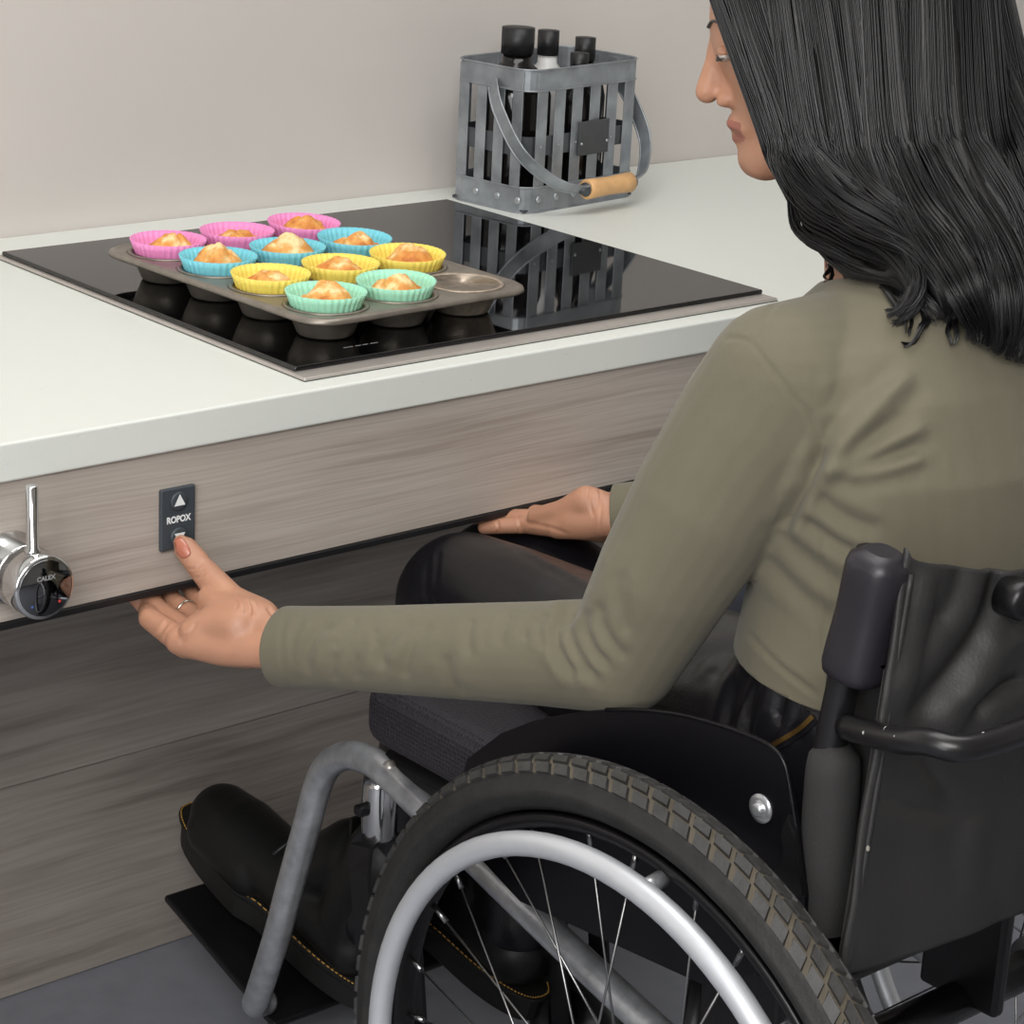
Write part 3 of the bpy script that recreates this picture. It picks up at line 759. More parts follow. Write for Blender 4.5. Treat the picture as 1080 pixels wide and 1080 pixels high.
def part(name, bm, m, label=None, parent=None):
    o = mk(name, bm, m, parent or ch)
    if label: o['label'] = label
    return o
for s in (0, 1):
    T = (lambda p: V(p)) if s == 0 else mir
    # front hanger: bent aluminium tube
    px = [(445, 850), (421, 827), (400, 808), (386, 800), (370, 796), (353, 801), (341, 814), (333, 835), (325, 865), (314, 905), (303, 945), (291, 990)]
    pts = [V((0, -.56, .312)), V((0, -.38, .354))]+[P(x, y, 'x', 0) for x, y in px]
    pts += [V((.004, .045, .105)), V((.012, .060, .085)), V((.03, .068, .078))]
    bm = bmesh.new(); tube(bm, [T(p) for p in smooth_path(pts, 5)], .0132, 20); part('front_frame_tube', bm, 'alu', 'scuffed bent aluminium front tube')
    # seat rail
    bm = bmesh.new(); tube(bm, [T((.012, -.140, .420)), T((.010, -.30, .429)), T((.008, -.66, .430))], .0120, 16); part('seat_rail', bm, 'black_metal')
    for y, z in ((-.152, .420), (-.33, .442)):
        bm = bmesh.new(); q = T((-.003, y, z)); lathe(bm, [(0, -.004), (.0055, -.0038), (.0075, -.001), (.0075, .005)], 18, 'x', q); part('rail_bolt', bm, 'steel')
    # upright plate from rail to axle tube
    bm = bmesh.new(); x0, x1 = sorted((T((.004, 0, 0)).x, T((.018, 0, 0)).x)); box(bm, (x0, -.61, .30), (x1, -.53, .452), .004); part('axle_plate', bm, 'black_metal')
    # caster with its chrome barrel
    cx = .030
    ca = sub('caster', T((cx, -.115, 0)), ch)
    bm = bmesh.new(); q = T((cx, -.100, 0)); lathe(bm, [(.0150, .325), (.0165, .328), (.0165, .378), (.0150, .386), (0, .386)], 28, 'z', q); b_ = mk('barrel', bm, 'chrome', ca); b_['label'] = 'chrome caster barrel'
    bm = bmesh.new(); x0, x1 = sorted((T((.004, 0, 0)).x, T((.030, 0, 0)).x)); box(bm, (x0, -.106, .352), (x1, -.094, .362), .003); mk('barrel_bracket', bm, 'black_metal', ca)
    wc = V((cx, -.145, .071))
    for e in (-.026, .026):
        bm = bmesh.new(); strap(bm, [T((cx+e*.2, -.100, .330)), T((cx+e*.8, -.102, .322)), T((cx+e, -.108, .300)), T((cx+e, -.125, .2)), T(wc+V((e, 0, -.008)))], .026, .004, (0, 1, .1)); mk('fork_blade', bm, 'black_metal', ca)
    bm = bmesh.new(); lathe(bm, [(.045, -.013), (.062, -.015), (.068, -.012), (.0705, 0), (.068, .012), (.062, .015), (.045, .013)], 48, 'x', T(wc), closed=True); mk('caster_tyre', bm, 'sole', ca)
    bm = bmesh.new(); lathe(bm, [(0, -.014), (.012, -.014), (.014, -.006), (.046, -.006), (.046, .006), (.014, .006), (.012, .014), (0, .014)], 36, 'x', T(wc)); mk('caster_wheel', bm, 'black_metal', ca)
    # back cane with pad and foam sleeve
    cane = [P(x_, y_, 'x', -.045) for x_, y_ in ((862, 1040), (867, 860), (876, 784), (889, 723), (905, 650), (921, 580))]
    bm = bmesh.new(); x = 0
    tube(bm, [T(p) for p in cane], .0112, 16); part('back_cane', bm, 'chipped')
    dirn = (cane[5]-cane[4]).normalized()
    def padding(a, b_, ra, rb, name, m, lab, sq):
        bm = bmesh.new(); d = (b_-a).normalized(); n = 18; rings = []
        u, v = V((1, 0, 0)), d.cross(V((1, 0, 0)))
        for k in range(n+1):
            t = k/n; e = min(1, (min(t, 1-t)*n/1.6+.25))**.45; r = (ra+(rb-ra)*t)*e*(1+.02*sin(t*9))
            rings.append((T(a+(b_-a)*t), u*r, v*r*1.02, sq))
        loft(bm, rings, 36); part(name, bm, m, lab)
    padding(P(901, 717, 'x', -.045), P(931, 580, 'x', -.045), .0212, .0190, 'cane_pad', 'vinyl', 'plum-black padded roll round the top of the post', .72)
    padding(P(864, 1010, 'x', -.045), P(881, 783, 'x', -.045), .0205, .0168, 'foam_sleeve', 'foam', 'grey foam sleeve on the lower post', .9)
    # side guard
    gx = -.067
    gp = [P(x, y, 'x', gx) for x, y in ((492, 800), (528, 773), (562, 760), (600, 752), (640, 748), (680, 748.5), (722, 754), (762, 765), (795, 777), (815, 788), (827, 803), (833, 826), (840, 870), (850, 943))]
    gp += [V((gx, -.690, .50)), V((gx, -.60, .44)), V((gx, -.40, .42)), V((gx, -.31, .45))]
    bm = bmesh.new(); A = [bm.verts.new(T(p)) for p in gp]; B_ = [bm.verts.new(T(p+V((.0035, 0, 0)))) for p in gp]
    fa = bm.faces.new(A); fb = bm.faces.new(B_[::-1])
    for k in range(len(A)): bm.faces.new((A[k], B_[k], B_[(k+1) % len(A)], A[(k+1) % len(A)]))
    bmesh.ops.bevel(bm, geom=[e for e in bm.edges if e in fa.edges or e in fb.edges], offset=.0009, segments=2, affect='EDGES')
    sg = part('side_guard', bm, 'guard', 'glossy black side guard with a steel bolt')
    WLOC[sg.name] = WLOC[ch.name]
    bm = bmesh.new(); tube(bm, [T(p+V((-.0004, 0, 0))) for p in smooth_path(gp[4:14], 4)], .0016, 8); mk('edge_lip', bm, 'guard', sg)
    bc = P(803, 852, 'x', gx); sx_ = 1 if s == 0 else -1
    bm = bmesh.new(); lathe(bm, [(.0104, 0), (.0104, -.0012*sx_), (.0068, -.0018*sx_), (.0052, -.0020*sx_), (.0048, -.0052*sx_), (.0030, -.0062*sx_), (0, -.0062*sx_)], 28, 'x', T(bc)); mk('guard_bolt', bm, 'alu', sg)
    br = [P(x, y, 'x', gx-.002) for x, y in ((834, 858), (829, 868), (826, 880), (832, 895), (828, 912), (815, 918), (812, 945), (852, 945), (842, 880))]
    bm = bmesh.new(); A = [bm.verts.new(T(p)) for p in br]; B_ = [bm.verts.new(T(p+V((-.004, 0, 0)))) for p in br]
    bm.faces.new(A[::-1]); f2 = bm.faces.new(B_)
    for k in range(len(A)): bm.faces.new((A[k], A[(k+1) % len(A)], B_[(k+1) % len(A)], B_[k]))
    bmesh.ops.bevel(bm, geom=f2.edges[:], offset=.0012, segments=2, affect='EDGES')
    mk('guard_bracket', bm, 'black_metal', sg)
# push bar behind the backrest
b0 = P(893, 766, 'x', -.052); b1 = P(945, 780, 'x', -.076); b2 = P(998, 791, 'x', -.080)
pts = [b0, b1, b2+V((0, .016, 0)), b2+V((.008, -.002, 0)), b2+V((.03, -.008, 0)), b2+V((.06, -.009, 0))]
full = smooth_path(pts, 6); full = full+[mir(p) for p in full[::-1]]
bm = bmesh.new(); tube(bm, full, .0088, 18); part('push_bar', bm, 'chipped', 'chipped black push bar across the back')
# back upholstery
def uphol():
    nu, nv = 110, 96; vs, fs = [], []
    zt, zb = .806, .520
    for j in range(nv+1):
        v = j/nv
        for i in range(nu+1):
            u = i/nu
            x = (-.040-.048*v)+u*(2*XC+.080+.096*v)
            z = zt+(zb-zt)*v-(.040*min(1, sin(pi*u)**.5)-.016*max(0, 1-12*min(u, 1-u)))*(1-v)**1.5-.022*max(0, 1-12*min(u, 1-u))*(1-v)**3
            y = -.716-.022*sin(pi*u)**.8-.020*v*(1-.3*sin(pi*u))
            y += noise.noise(V((x*14, z*6, 1.3)))*.005+noise.noise(V((x*30+z*14, z*12, 4.1)))*.0025-.006*math.exp(-((z-.70+.12*u)/.022)**2)*sin(pi*min(1, u*1.2))
            vs.append((x, y, z))
    for j in range(nv):
        for i in range(nu): fs.append((j*(nu+1)+i, j*(nu+1)+i+1, (j+1)*(nu+1)+i+1, (j+1)*(nu+1)+i))
    return np.array(vs), fs
uv_, uf_ = uphol()
uf_ = [f[::-1] for f in uf_] if vnormals(uv_, uf_)[len(uv_)//2][1] > 0 else uf_
uv_ = crease(uv_, uf_, [([(1052, 585), (1040, 640), (1012, 690), (975, 735), (955, 765)], .0055, 13), ([(1012, 588), (1004, 625), (985, 660)], .0035, 11), ([(1080, 660), (1040, 700), (1008, 745), (990, 775)], -.0045, 12),
    ([(1080, 712), (1050, 728), (1020, 752)], .0055, 9), ([(975, 595), (965, 660), (945, 735)], -.0030, 8), ([(965, 790), (985, 820), (1000, 838)], .0030, 8), ([(930, 830), (960, 850), (1010, 850)], .0022, 12), ([(1030, 860), (1020, 900), (1022, 940)], -.0028, 12), ([(1062, 590), (1056, 640), (1040, 690)], -.003, 9)], .003, 8)
up_ = mkarr('back_upholstery', uv_, uf_, 'nylon', ch); up_['label'] = 'dusty black nylon back panel'
sd = up_.modifiers.new('s', 'SOLIDIFY'); sd.thickness = .004; sd.offset = 1
bm = bmesh.new()
hem = [V((-.0405-.048*v+.006, -.7180-.020*v-.002, .800+(.520-.800)*v)) for v in [.06+.94*k/24 for k in range(25)]]
tube(bm, hem, .0022, 8); mk('hem_piping', bm, 'nylon', up_)
kb = P(1075, 632, 'y', -.748)
bm = bmesh.new(); lathe(bm, [(.0135, .012), (.0135, -.004), (.0110, -.008), (.0045, -.0085)], 28, 'y', kb); kn = part('back_knob', bm, 'black_metal', 'round black knob with a steel screw')
bm = bmesh.new(); lathe(bm, [(.0045, -.006), (.0042, -.0105), (0, -.011)], 16, 'y', kb); mk('knob_screw', bm, 'steel', kn)
bm = bmesh.new(); 
for s in (0, 1):
    T = (lambda p: V(p)) if s == 0 else mir
    L_ = []
    for k in range(21):
        v = .30+.70*k/20; z = .806-.286*v
        L_.append([bm.verts.new(T(p)) for p in ((-.040-.048*v+.003, -.7145-.020*v, z), (-.026, -.7060, z), (-.026, -.650, z), (-.024, -.650, z), (-.024, -.7040, z), (-.040-.048*v+.003, -.7125-.020*v, z))])
    for k in range(20):
        for q in range(6): bm.faces.new((L_[k][q], L_[k][(q+1) % 6], L_[k+1][(q+1) % 6], L_[k+1][q]))
    bm.faces.new(L_[0]); bm.faces.new(L_[-1]); part('side_flap', bm, 'nylon'); bm = bmesh.new()
bm.free()
# seat, axle and footplate
bm = bmesh.new(); box(bm, (.004, -.665, .4435), (2*XC-.004, -.17, .4515), .003); part('seat_sling', bm, 'nylon')
bm = bmesh.new(); box(bm, (-.033, -.672, .4525), (2*XC+.033, -.148, .512), .020, 5); part('seat_cushion', bm, 'cushion')
bm = bmesh.new(); tube(bm, [(-.075, -.572, .30), (2*XC+.075, -.572, .30)], .0165, 20); part('axle_tube', bm, 'black_metal')
bm = bmesh.new(); tube(bm, [(.012, -.30, .39), (2*XC-.012, -.52, .33)], .011, 14); part('cross_brace', bm, 'black_metal')
bm = bmesh.new(); tube(bm, [(2*XC-.012, -.30, .39), (.012, -.52, .33)], .011, 14); part('cross_brace', bm, 'black_metal')
fpr = Matrix.Translation((XC, .150, .088)) @ Matrix.Rotation(radians(16), 4, 'X')
bm = bmesh.new(); t = bmesh.new(); box(t, (-.118, -.105, -.004), (.118, .100, .004), .003); join(bm, t, fpr); part('footplate', bm, 'black_metal')
#@@PERSON
# ------------------------------------------------------------------ the person
PB0 = V((XC, -.58, .512))
def mid(a, b, t): return V(a)+(V(b)-V(a))*t

# joints
LW = V((-.1375, -.166, .5690)); LE = P(657, 691, 'x', -.040); LS = P(826, 404, 'x', .016)
RS = V((.285, -.515, .868)); RE = V((.405, -.365, .655)); RW = V((.2475, -.150, .6015))
NB = V((.150, -.545, .905))     # base of the neck
chin = V((.122, -.388, .9665))
Fd = V((-.63, .73, -.25)).normalized(); Ld = V((0, 0, 1)).cross(Fd).normalized(); Ud = Fd.cross(Ld).normalized()
HC = chin-Fd*.087+Ud*.101
hd = lambda f, l, u: HC+Fd*f+Ld*l+Ud*u
HR = Matrix((Fd, Ld, Ud)).transposed()

# ---- skin: head and neck
def E3(bm, f, l, u, rf, rl, ru, seg=28): ball(bm, hd(f, l, u), (rf, rl, ru), HR, seg)
bm = bmesh.new()
E3(bm, -.014, 0, .034, .096, .075, .084); E3(bm, .026, 0, -.025, .054, .060, .076); E3(bm, .012, 0, .004, .076, .070, .072)
for s in (-1, 1):
    chain(bm, [hd(-.006, s*.055, -.050), hd(.026, s*.044, -.078), hd(.062, s*.014, -.092)], [.018, .019, .017])
    E3(bm, .044, s*.036, -.026, .026, .025, .026)
ball(bm, hd(.068, 0, -.090), .0180); E3(bm, .056, 0, -.062, .028, .030, .026); E3(bm, .060, 0, -.020, .024, .016, .030)
chain(bm, [hd(-.020, 0, -.030), hd(-.024, 0, -.075), mid(hd(-.022, 0, -.10), NB, .45), NB+V((0, .0, -.03))], [.060, .054, .052, .060], 28)
hv, hf, he = remesh(bm, .0032, 4)
for k in range(26):                                   # plain smoothing melts the pieces together
    sm = np.zeros_like(hv); np.add.at(sm, he[:, 0], hv[he[:, 1]]); np.add.at(sm, he[:, 1], hv[he[:, 0]])
    hv = hv+.5*(sm/np.bincount(he.ravel(), minlength=len(hv))[:, None]-hv)
bm = bmesh.new(); vv = [bm.verts.new(v) for v in hv]
for f in hf: bm.faces.new([vv[i] for i in f])
for s in (-1, 1):
    chain(bm, [hd(.078, s*.010, .014), hd(.071, s*.034, .018), hd(.056, s*.050, .012)], [.0075, .0075, .006])
    E3(bm, .060, s*.031, -.005, .0145, .0155, .0125)              # lowered eyelid
    E3(bm, .082, s*.0105, -.042, .0085, .0070, .0065)
    chain(bm, [hd(-.020, s*.073, .006), hd(-.014, s*.077, -.010), hd(-.012, s*.073, -.034)], [.009, .010, .007])
E3(bm, .068, 0, -.030, .024, .0125, .018); chain(bm, [hd(.077, 0, .010), hd(.086, 0, -.014), hd(.0965, 0, -.035)], [.0080, .0082, .0092])
chain(bm, [hd(.070, -.022, -.0655), hd(.0805, -.009, -.0605), hd(.0815, 0, -.0615), hd(.0805, .009, -.0605), hd(.070, .022, -.0655)], [.0035, .0056, .0050, .0056, .0035])
chain(bm, [hd(.070, -.020, -.0680), hd(.0785, 0, -.0725), hd(.070, .020, -.0680)], [.0035, .0066, .0035])
# upper body under the clothes, arms to the wrists
chain(bm, [NB+V((0, 0, -.05)), V((XC, -.57, .70)), V((XC, -.60, .60))], [.075, .085, .09])
for W_, E_, S_ in ((LW, LE, LS), (RW, RE, RS)):
    chain(bm, [NB+V((0, 0, -.06)), S_], [.05, .045]); chain(bm, [S_, E_+V((0, .0, -.006)), mid(E_, W_, .5), W_+(E_-W_).normalized()*.03], [.040, .029, .025, .021])
# thighs, shins
LH, LK, LA = V((.066, -.585, .585)), V((.150, -.064, .5140)), V((.110, -.010, .180))
RH, RK, RA = V((.228, -.585, .575)), V((.250, .004, .4950)), V((.225, -.080, .175))
for a, b, c in ((LH, LK, LA), (RH, RK, RA)): chain(bm, [a+V((0, 0, -.03)), mid(a, b, .5)+V((0, 0, -.03)), b, c], [.05, .038, .038, .030])
chain(bm, [LH+V((0, 0, -.02)), RH+V((0, 0, -.02))], [.06, .06]); chain(bm, [V((XC, -.60, .60)), mid(LH, RH, .5)], [.09, .07])
bv, bf, be = remesh(bm, .0027, 6)

# ---- hands
def hand(W, pts, vox=.0013):
    """pts: finger chains [(points, radii)], palm chains"""
    bm = bmesh.new()
    for p, r in pts: chain(bm, p, r, 18)
    return remesh(bm, vox, 5)
wl_ = (LE-LW).normalized()
# left hand: thumb on the switch in front, fingers hooked up behind the fascia from below
iM, mM, rM, pM = V((-.1790, -.0960, .5600)), V((-.1590, -.0800, .5570)), V((-.1395, -.0690, .5565)), V((-.1215, -.0640, .5585))
tC, tM, tI, tT = V((-.1330, -.1420, .5840)), P(243, 634, 'y', -.108), P(215, 602, 'y', -.074), P(194, 579, 'y', -.0550)
PI_ = [iM, P(158, 652, 'y', -.052), P(156, 641, 'y', -.022), V((-.180, -.004, .585))]
PM_ = [mM, V((-.1640, -.0400, .5640)), V((-.1610, -.0120, .5730)), V((-.158, -.002, .592))]
PR_ = [rM, V((-.1430, -.0310, .5640)), V((-.1400, -.0080, .5735)), V((-.139, .000, .590))]
PP_ = [pM, V((-.1230, -.0340, .5650)), V((-.1200, -.0150, .5720)), V((-.119, -.006, .584))]
lh = [(PI_, [.0112, .0094, .0082, .0070]), (PM_, [.0112, .0094, .0084, .0072]), (PR_, [.0106, .0088, .0078, .0068]), (PP_, [.0098, .0078, .0068, .0060])]
for m_, r in ((iM, .0125), (mM, .0120), (rM, .0115), (pM, .0108)):
    off = (m_-(iM+pM)*.5)*.34
    lh.append(([LW+wl_*.03+off, LW+off+V((0, 0, .0)), mid(LW+off, m_, .5)+V((0, 0, -.003)), m_], [.0150, .0150, .0148, r]))
lh.append(([LW+V((.0, -.004, .008)), tC, tM, tI, tT], [.0150, .0174, .0142, .0112, .0084]))
lh.append(([mid(tC, tM, .45)+V((-.006, .010, -.009)), mid(tM, iM, .42)+V((0, .004, -.004)), iM], [.0165, .0120, .0105]))
lh.append(([mid(LW, iM, .25)+V((0, 0, -.004)), mid(LW, iM, .8)+V((.004, 0, -.003)), iM+V((.003, -.004, -.003))], [.0165, .0145, .0118]))
lh.append(([P(208, 592, 'y', -.0665), P(196, 578, 'y', -.0560), P(191, 572, 'y', -.0530)], [.0104, .0098, .0066]))
lh.append(([P(252, 660, 'y', -.140), P(224, 657, 'y', -.118), P(203, 666, 'y', -.108)], [.0190, .0150, .0112]))
lh.append(([P(262, 652, 'y', -.140), P(238, 645, 'y', -.118), P(222, 632, 'y', -.095)], [.0180, .0150, .0118]))
lh.append(([LW+wl_*.055, LW], [.0220, .0195]))
lv, lf, le = hand(LW, lh)
def seg_d(v, a, b):
    a, b = np.array(a), np.array(b); t = np.clip(((v-a) @ (b-a))/((b-a) @ (b-a)), 0, 1); return np.linalg.norm(v-a-t[:, None]*(b-a), axis=1)
def melt(vs, ed, mask, it):
    deg = np.bincount(ed.ravel(), minlength=len(vs))[:, None]
    for k in range(it):
        q = np.zeros_like(vs); np.add.at(q, ed[:, 0], vs[ed[:, 1]]); np.add.at(q, ed[:, 1], vs[ed[:, 0]])
        vs = vs+.5*(q/deg-vs)*mask[:, None]
    return vs
sL = (lv-np.array(LW)) @ np.array((iM-LW).normalized())
mk_ = np.clip((.078-sL)/.022, 0, 1)*np.clip((seg_d(lv, mid(tM, tI, .25), tT)-.014)/.010, 0, 1)
lv = melt(lv, le, mk_, 55)
# right hand: palm up, fingers flat against the underside
wr_ = (RE-RW).normalized()
rP = [(P(588, 556, 'y', -.105), .0112), (V((.2350, -.0700, .5790)), .0112), (V((.2560, -.0640, .5760)), .0112), (V((.2760, -.0640, .5740)), .0108)]
tips = [[P(556, 553, 'y', -.062), P(532, 554, 'y', -.044), P(511, 556, 'y', -.028)],
        [V((.2200, -.0240, .5700)), V((.2130, -.0010, .5680)), V((.2080, .0180, .5665))],
        [V((.2430, -.0150, .5690)), V((.2370, .0120, .5670)), V((.2320, .0320, .5660))],
        [V((.2680, -.0180, .5685)), V((.2640, .0050, .5670)), V((.2610, .0240, .5660))]]
rr_ = [[.0098, .0084, .0076, .0064], [.0105, .0092, .0082, .0068], [.0108, .0094, .0084, .0070], [.0102, .0088, .0080, .0068]]
rh = []
cR = (rP[0][0]+rP[3][0])*.5
for k in range(4):
    rh.append(([rP[k][0]]+tips[k], rr_[k]))
    off = (rP[k][0]-cR)*.36
    rh.append(([RW+wr_*.03+off, RW+off, mid(RW+off, rP[k][0], .5), rP[k][0]], [.0150, .0152, .0150, rP[k][1]]))
heel = P(619, 528, 'y', -.130)
rh.append(([RW+V((0, 0, .004)), heel, P(596, 539, 'y', -.108), P(566, 545, 'y', -.075)], [.0180, .0150, .0125, .0092]))
rh.append(([P(634, 551, 'y', -.140), P(608, 549, 'y', -.122), rP[0][0]], [.0185, .0160, .0112]))
rh.append(([RW+V((.02, .01, .006)), V((.290, -.105, .592)), V((.306, -.075, .583)), V((.306, -.045, .574)), V((.300, -.022, .5695))], [.0160, .0150, .0115, .0095, .0075]))
rh.append(([RW+wr_*.055, RW], [.0220, .0200]))
rv, rf, re_ = hand(RW, rh)
sR = (rv-np.array(RW)) @ np.array((rP[1][0]-RW).normalized())
rv = melt(rv, re_, np.clip((.075-sR)/.02, 0, 1), 40)
lv = crease(lv, lf, [[(197, 600), (206, 599), (213, 594)], [(196, 604), (206, 604), (216, 599)], [(199, 607), (209, 608), (217, 603)],
                     ([(163, 678), (172, 662), (180, 652)], .0012, 2.2), ([(190, 678), (200, 668), (208, 655)], .0007, 2.0),
                     [(247, 628), (250, 636), (249, 642)], [(257, 631), (260, 640), (258, 647)], [(265, 634), (268, 642), (267, 650)], ([(282, 640), (286, 646), (290, 650)], .0012, 2)], .0010, 1.5)
rv = crease(rv, rf, [[(624, 512), (622, 527), (626, 545)], [(632, 513), (634, 530), (632, 560)], ([(600, 563), (580, 556), (556, 551)], .0007, 2), [(545, 541), (548, 552), (546, 563)], [(523, 546), (526, 556), (524, 563)]], .0007, 1.6)
vs = np.concatenate([bv, lv, rv]); o1, o2 = len(bv), len(bv)+len(lv)
fs = bf+[tuple(i+o1 for i in f) for f in lf]+[tuple(i+o2 for i in f) for f in rf]
person = mkarr('person', vs, fs, ['skin', 'lip'], base=PB0)
tag(person, 'person with long black hair in olive top, seated in the wheelchair, pressing the switch', 'person')
# lip colour goes on the lip faces
cen = np.array([vs[list(f[:4])].mean(0) for f in bf]); isl = np.zeros(len(bf), bool)
for pl, w in (([(.075, -.017, -.0640), (.0805, -.009, -.0605), (.0815, 0, -.0615), (.0805, .009, -.0605), (.075, .017, -.0640)], .0052), ([(.074, -.014, -.0695), (.0785, 0, -.0725), (.074, .014, -.0695)], .0060)):
    for p, q in zip(pl, pl[1:]): isl |= seg_d(cen, hd(*p), hd(*q)) < w
mi = np.zeros(len(fs), dtype=np.int32); mi[:len(bf)][isl] = 1
person.data.polygons.foreach_set('material_index', mi)
loc_ = (bv-np.array(HC)) @ np.array(HR)               # head vertices in face axes (forward, left, up)
def face_f(l, u):                                     # how far forward the face lies there
    m = (np.hypot(loc_[:, 1]-l, loc_[:, 2]-u) < .004) & (loc_[:, 0] > 0); return float(np.median(loc_[m, 0])) if m.any() else .07
for s in (-1, 1):
    el, eu = s*.0315, -.007; ef = face_f(el, eu)-.0016
    bm = bmesh.new(); ball(bm, hd(ef, el, eu), (.0052, .0128, .0050), HR, 24); e_ = mk('eye', bm, 'eye', person)
    bm = bmesh.new(); ball(bm, hd(ef+.0030, el-s*.0005, eu-.0014), (.0030, .0044, .0036), HR, 18); q = mk('iris', bm, 'iris', e_); q['label'] = 'brown iris, looking down'
    bm = bmesh.new(); ball(bm, hd(ef-.0004, el, eu+.0026), (.0060, .0136, .0047), HR, 24); mk('eyelid', bm, 'skin', person)
    arc = [(el+.0135*cos(t), eu-.0012-.0012*sin(t)) for t in [pi*k/10 for k in range(11)]]
    bm = bmesh.new(); tube(bm, [hd(max(face_f(l, u), ef+.0062*sin(pi*k/10)**.7)+.0006, l, u) for k, (l, u) in enumerate(arc)], [.0004+.0008*sin(pi*k/10) for k in range(11)], 8); mk('eyelash', bm, 'hair', person)
    br_ = smooth_path([(s*.013, .0125, 0), (s*.026, .0175, 0), (s*.038, .0175, 0), (s*.049, .0120, 0)], 4)
    bm = bmesh.new(); tube(bm, [hd(face_f(p.x, p.y)+.0006, p.x, p.y) for p in br_], [.0021*(1-.75*(k/(len(br_)-1))**2) for k in range(len(br_))], 8, flat=.6); mk('eyebrow', bm, 'hair', person)
# thumb nail and ring
tn = (tT-tI).normalized()
HB = BVHTree.FromPolygons([V(v) for v in lv], lf)
def onto(bvh, x, y, off):
    d = ray(x, y).normalized(); h = bvh.ray_cast(CAM, d); return (h[0]-d*off) if h[0] else None
bm = bmesh.new(); G = []
ax_, ay_ = V((.55, .835)), V((.835, -.55))            # along the thumb / across it, in the photograph
for i in range(11):
    row = []
    for j in range(11):
        u, v = (i-5)/5, (j-5)/5
        w = 7.6*(1-.16*max(0, v)**2); q = V((191.5, 577.5))+ay_*(u*w*(1-.20*abs(v)**3))+ax_*(v*11.5*(1-.10*u*u))
        p = onto(HB, q.x, q.y, .0007*(1-.8*abs(u)**3))
        row.append(bm.verts.new(p) if p else None)
    G.append(row)
for i in range(10):
    for j in range(10):
        q = (G[i][j], G[i+1][j], G[i+1][j+1], G[i][j+1])
        if all(q) and max((a.co-b.co).length for a in q for b in q) < .006:
            f = bm.faces.new(q); f.smooth = True
for v in [v for v in bm.verts if not v.link_faces]: bm.verts.remove(v)
nl = mk('thumbnail', bm, 'nail', person); sd = nl.modifiers.new('s', 'SOLIDIFY'); sd.thickness = .0006
rc_ = mid(PR_[0], PR_[1], .58); rdir = (PR_[1]-PR_[0]).normalized(); a_, b_ = frame_of(rdir)
bm = bmesh.new(); tube(bm, [rc_+(a_*cos(2*pi*k/40)+b_*sin(2*pi*k/40))*.0104 for k in range(40)], .0011, 10, closed=True)
q = mk('finger_ring', bm, 'silver', person); q['label'] = 'thin silver finger ring'

# ---- olive top
bm = bmesh.new()
cy = lambda z: -.535-.055*((.905-z)/.26)
loft(bm, [(V((XC+.002, -.590, .640)), V((.152, 0, .0)), V((0, .116, .006)), .92), (V((XC, -.592, .670)), V((.150, 0, 0)), V((0, .112, 0)), .92),
          (V((XC, -.590, .705)), V((.144, 0, 0)), V((0, .106, 0)), .92), (V((XC, -.582, .75)), V((.148, 0, 0)), V((0, .110, 0)), .9), (V((XC, -.570, .80)), V((.160, 0, 0)), V((0, .116, -.01)), .9),
          (V((XC, -.556, .845)), V((.160, 0, 0)), V((0, .108, -.02)), .88), (V((XC, -.548, .880)), V((.140, 0, 0)), V((0, .090, -.02)), .9),
          (V((XC+.004, -.545, .905)), V((.100, 0, 0)), V((0, .074, -.02)), .95), (V((.150, -.543, .925)), V((.068, 0, 0)), V((0, .062, -.02)), 1)], 48)
def sleeve(pts, rs): chain(bm, pts, rs, 24)
cuffL = LW-(LE-LW).normalized()*.045
sleeve([NB+V((-.02, 0, -.050)), mid(NB, LS, .55)+V((0, 0, -.018)), LS], [.060, .055, .056])
sleeve([LS, P(798, 450, 'x', .006), P(748, 530, 'x', -.014), P(703, 605, 'x', -.030), LE], [.0560, .0575, .0550, .0500, .0430])
sleeve([LE, mid(LE, LW, .22), mid(LE, LW, .45), mid(LE, LW, .68), mid(LE, LW, .86), cuffL], [.0430, .0390, .0366, .0340, .0330, .0325])
sleeve([NB+V((.02, 0, -.050)), mid(NB, RS, .55)+V((0, 0, -.012)), RS], [.062, .060, .060])
cuffR = RW-wr_*.040
sleeve([RS, mid(RS, RE, .5), RE, mid(RE, RW, .5), cuffR], [.060, .055, .045, .037, .0300])
sv, sf, se = remesh(bm, .0024, 22, .55)
def slice_off(vs, fs, cuts):
    """open the cloth cleanly: cuts = (point, outward normal, test)"""
    bm = bmesh.new(); vv = [bm.verts.new(v) for v in vs]
    for f in fs: bm.faces.new([vv[i] for i in f])
    for c, n, test in cuts:
        fc = [f for f in bm.faces if test(f.calc_center_median())]
        ge = set(fc)
        for f in fc: ge.update(f.edges); ge.update(f.verts)
        bmesh.ops.bisect_plane(bm, geom=list(ge), plane_co=c, plane_no=n, clear_outer=True)
    bm.verts.index_update()
    v = np.array([tuple(q.co) for q in bm.verts]); f = [tuple(q.index for q in p.verts) for p in bm.faces]; bm.free()
    e = np.array(sorted({tuple(sorted((p[i], p[(i+1) % len(p)]))) for p in f for i in range(len(p))}))
    return v, f, e
nL = (-wl_+up*.10).normalized()
sv, sf, se = slice_off(sv, sf, [(LW+wl_*.0135, nL, lambda p: (p-LW).length < .095), (RW+wr_*.004, -wr_, lambda p: (p-RW).length < .090),
    (V((XC, -.59, .6475)), V((0, .07, -1)).normalized(), lambda p: ((p.x-XC)/.170)**2+((p.y+.590)/.140)**2 < 1 and p.z < .70)])
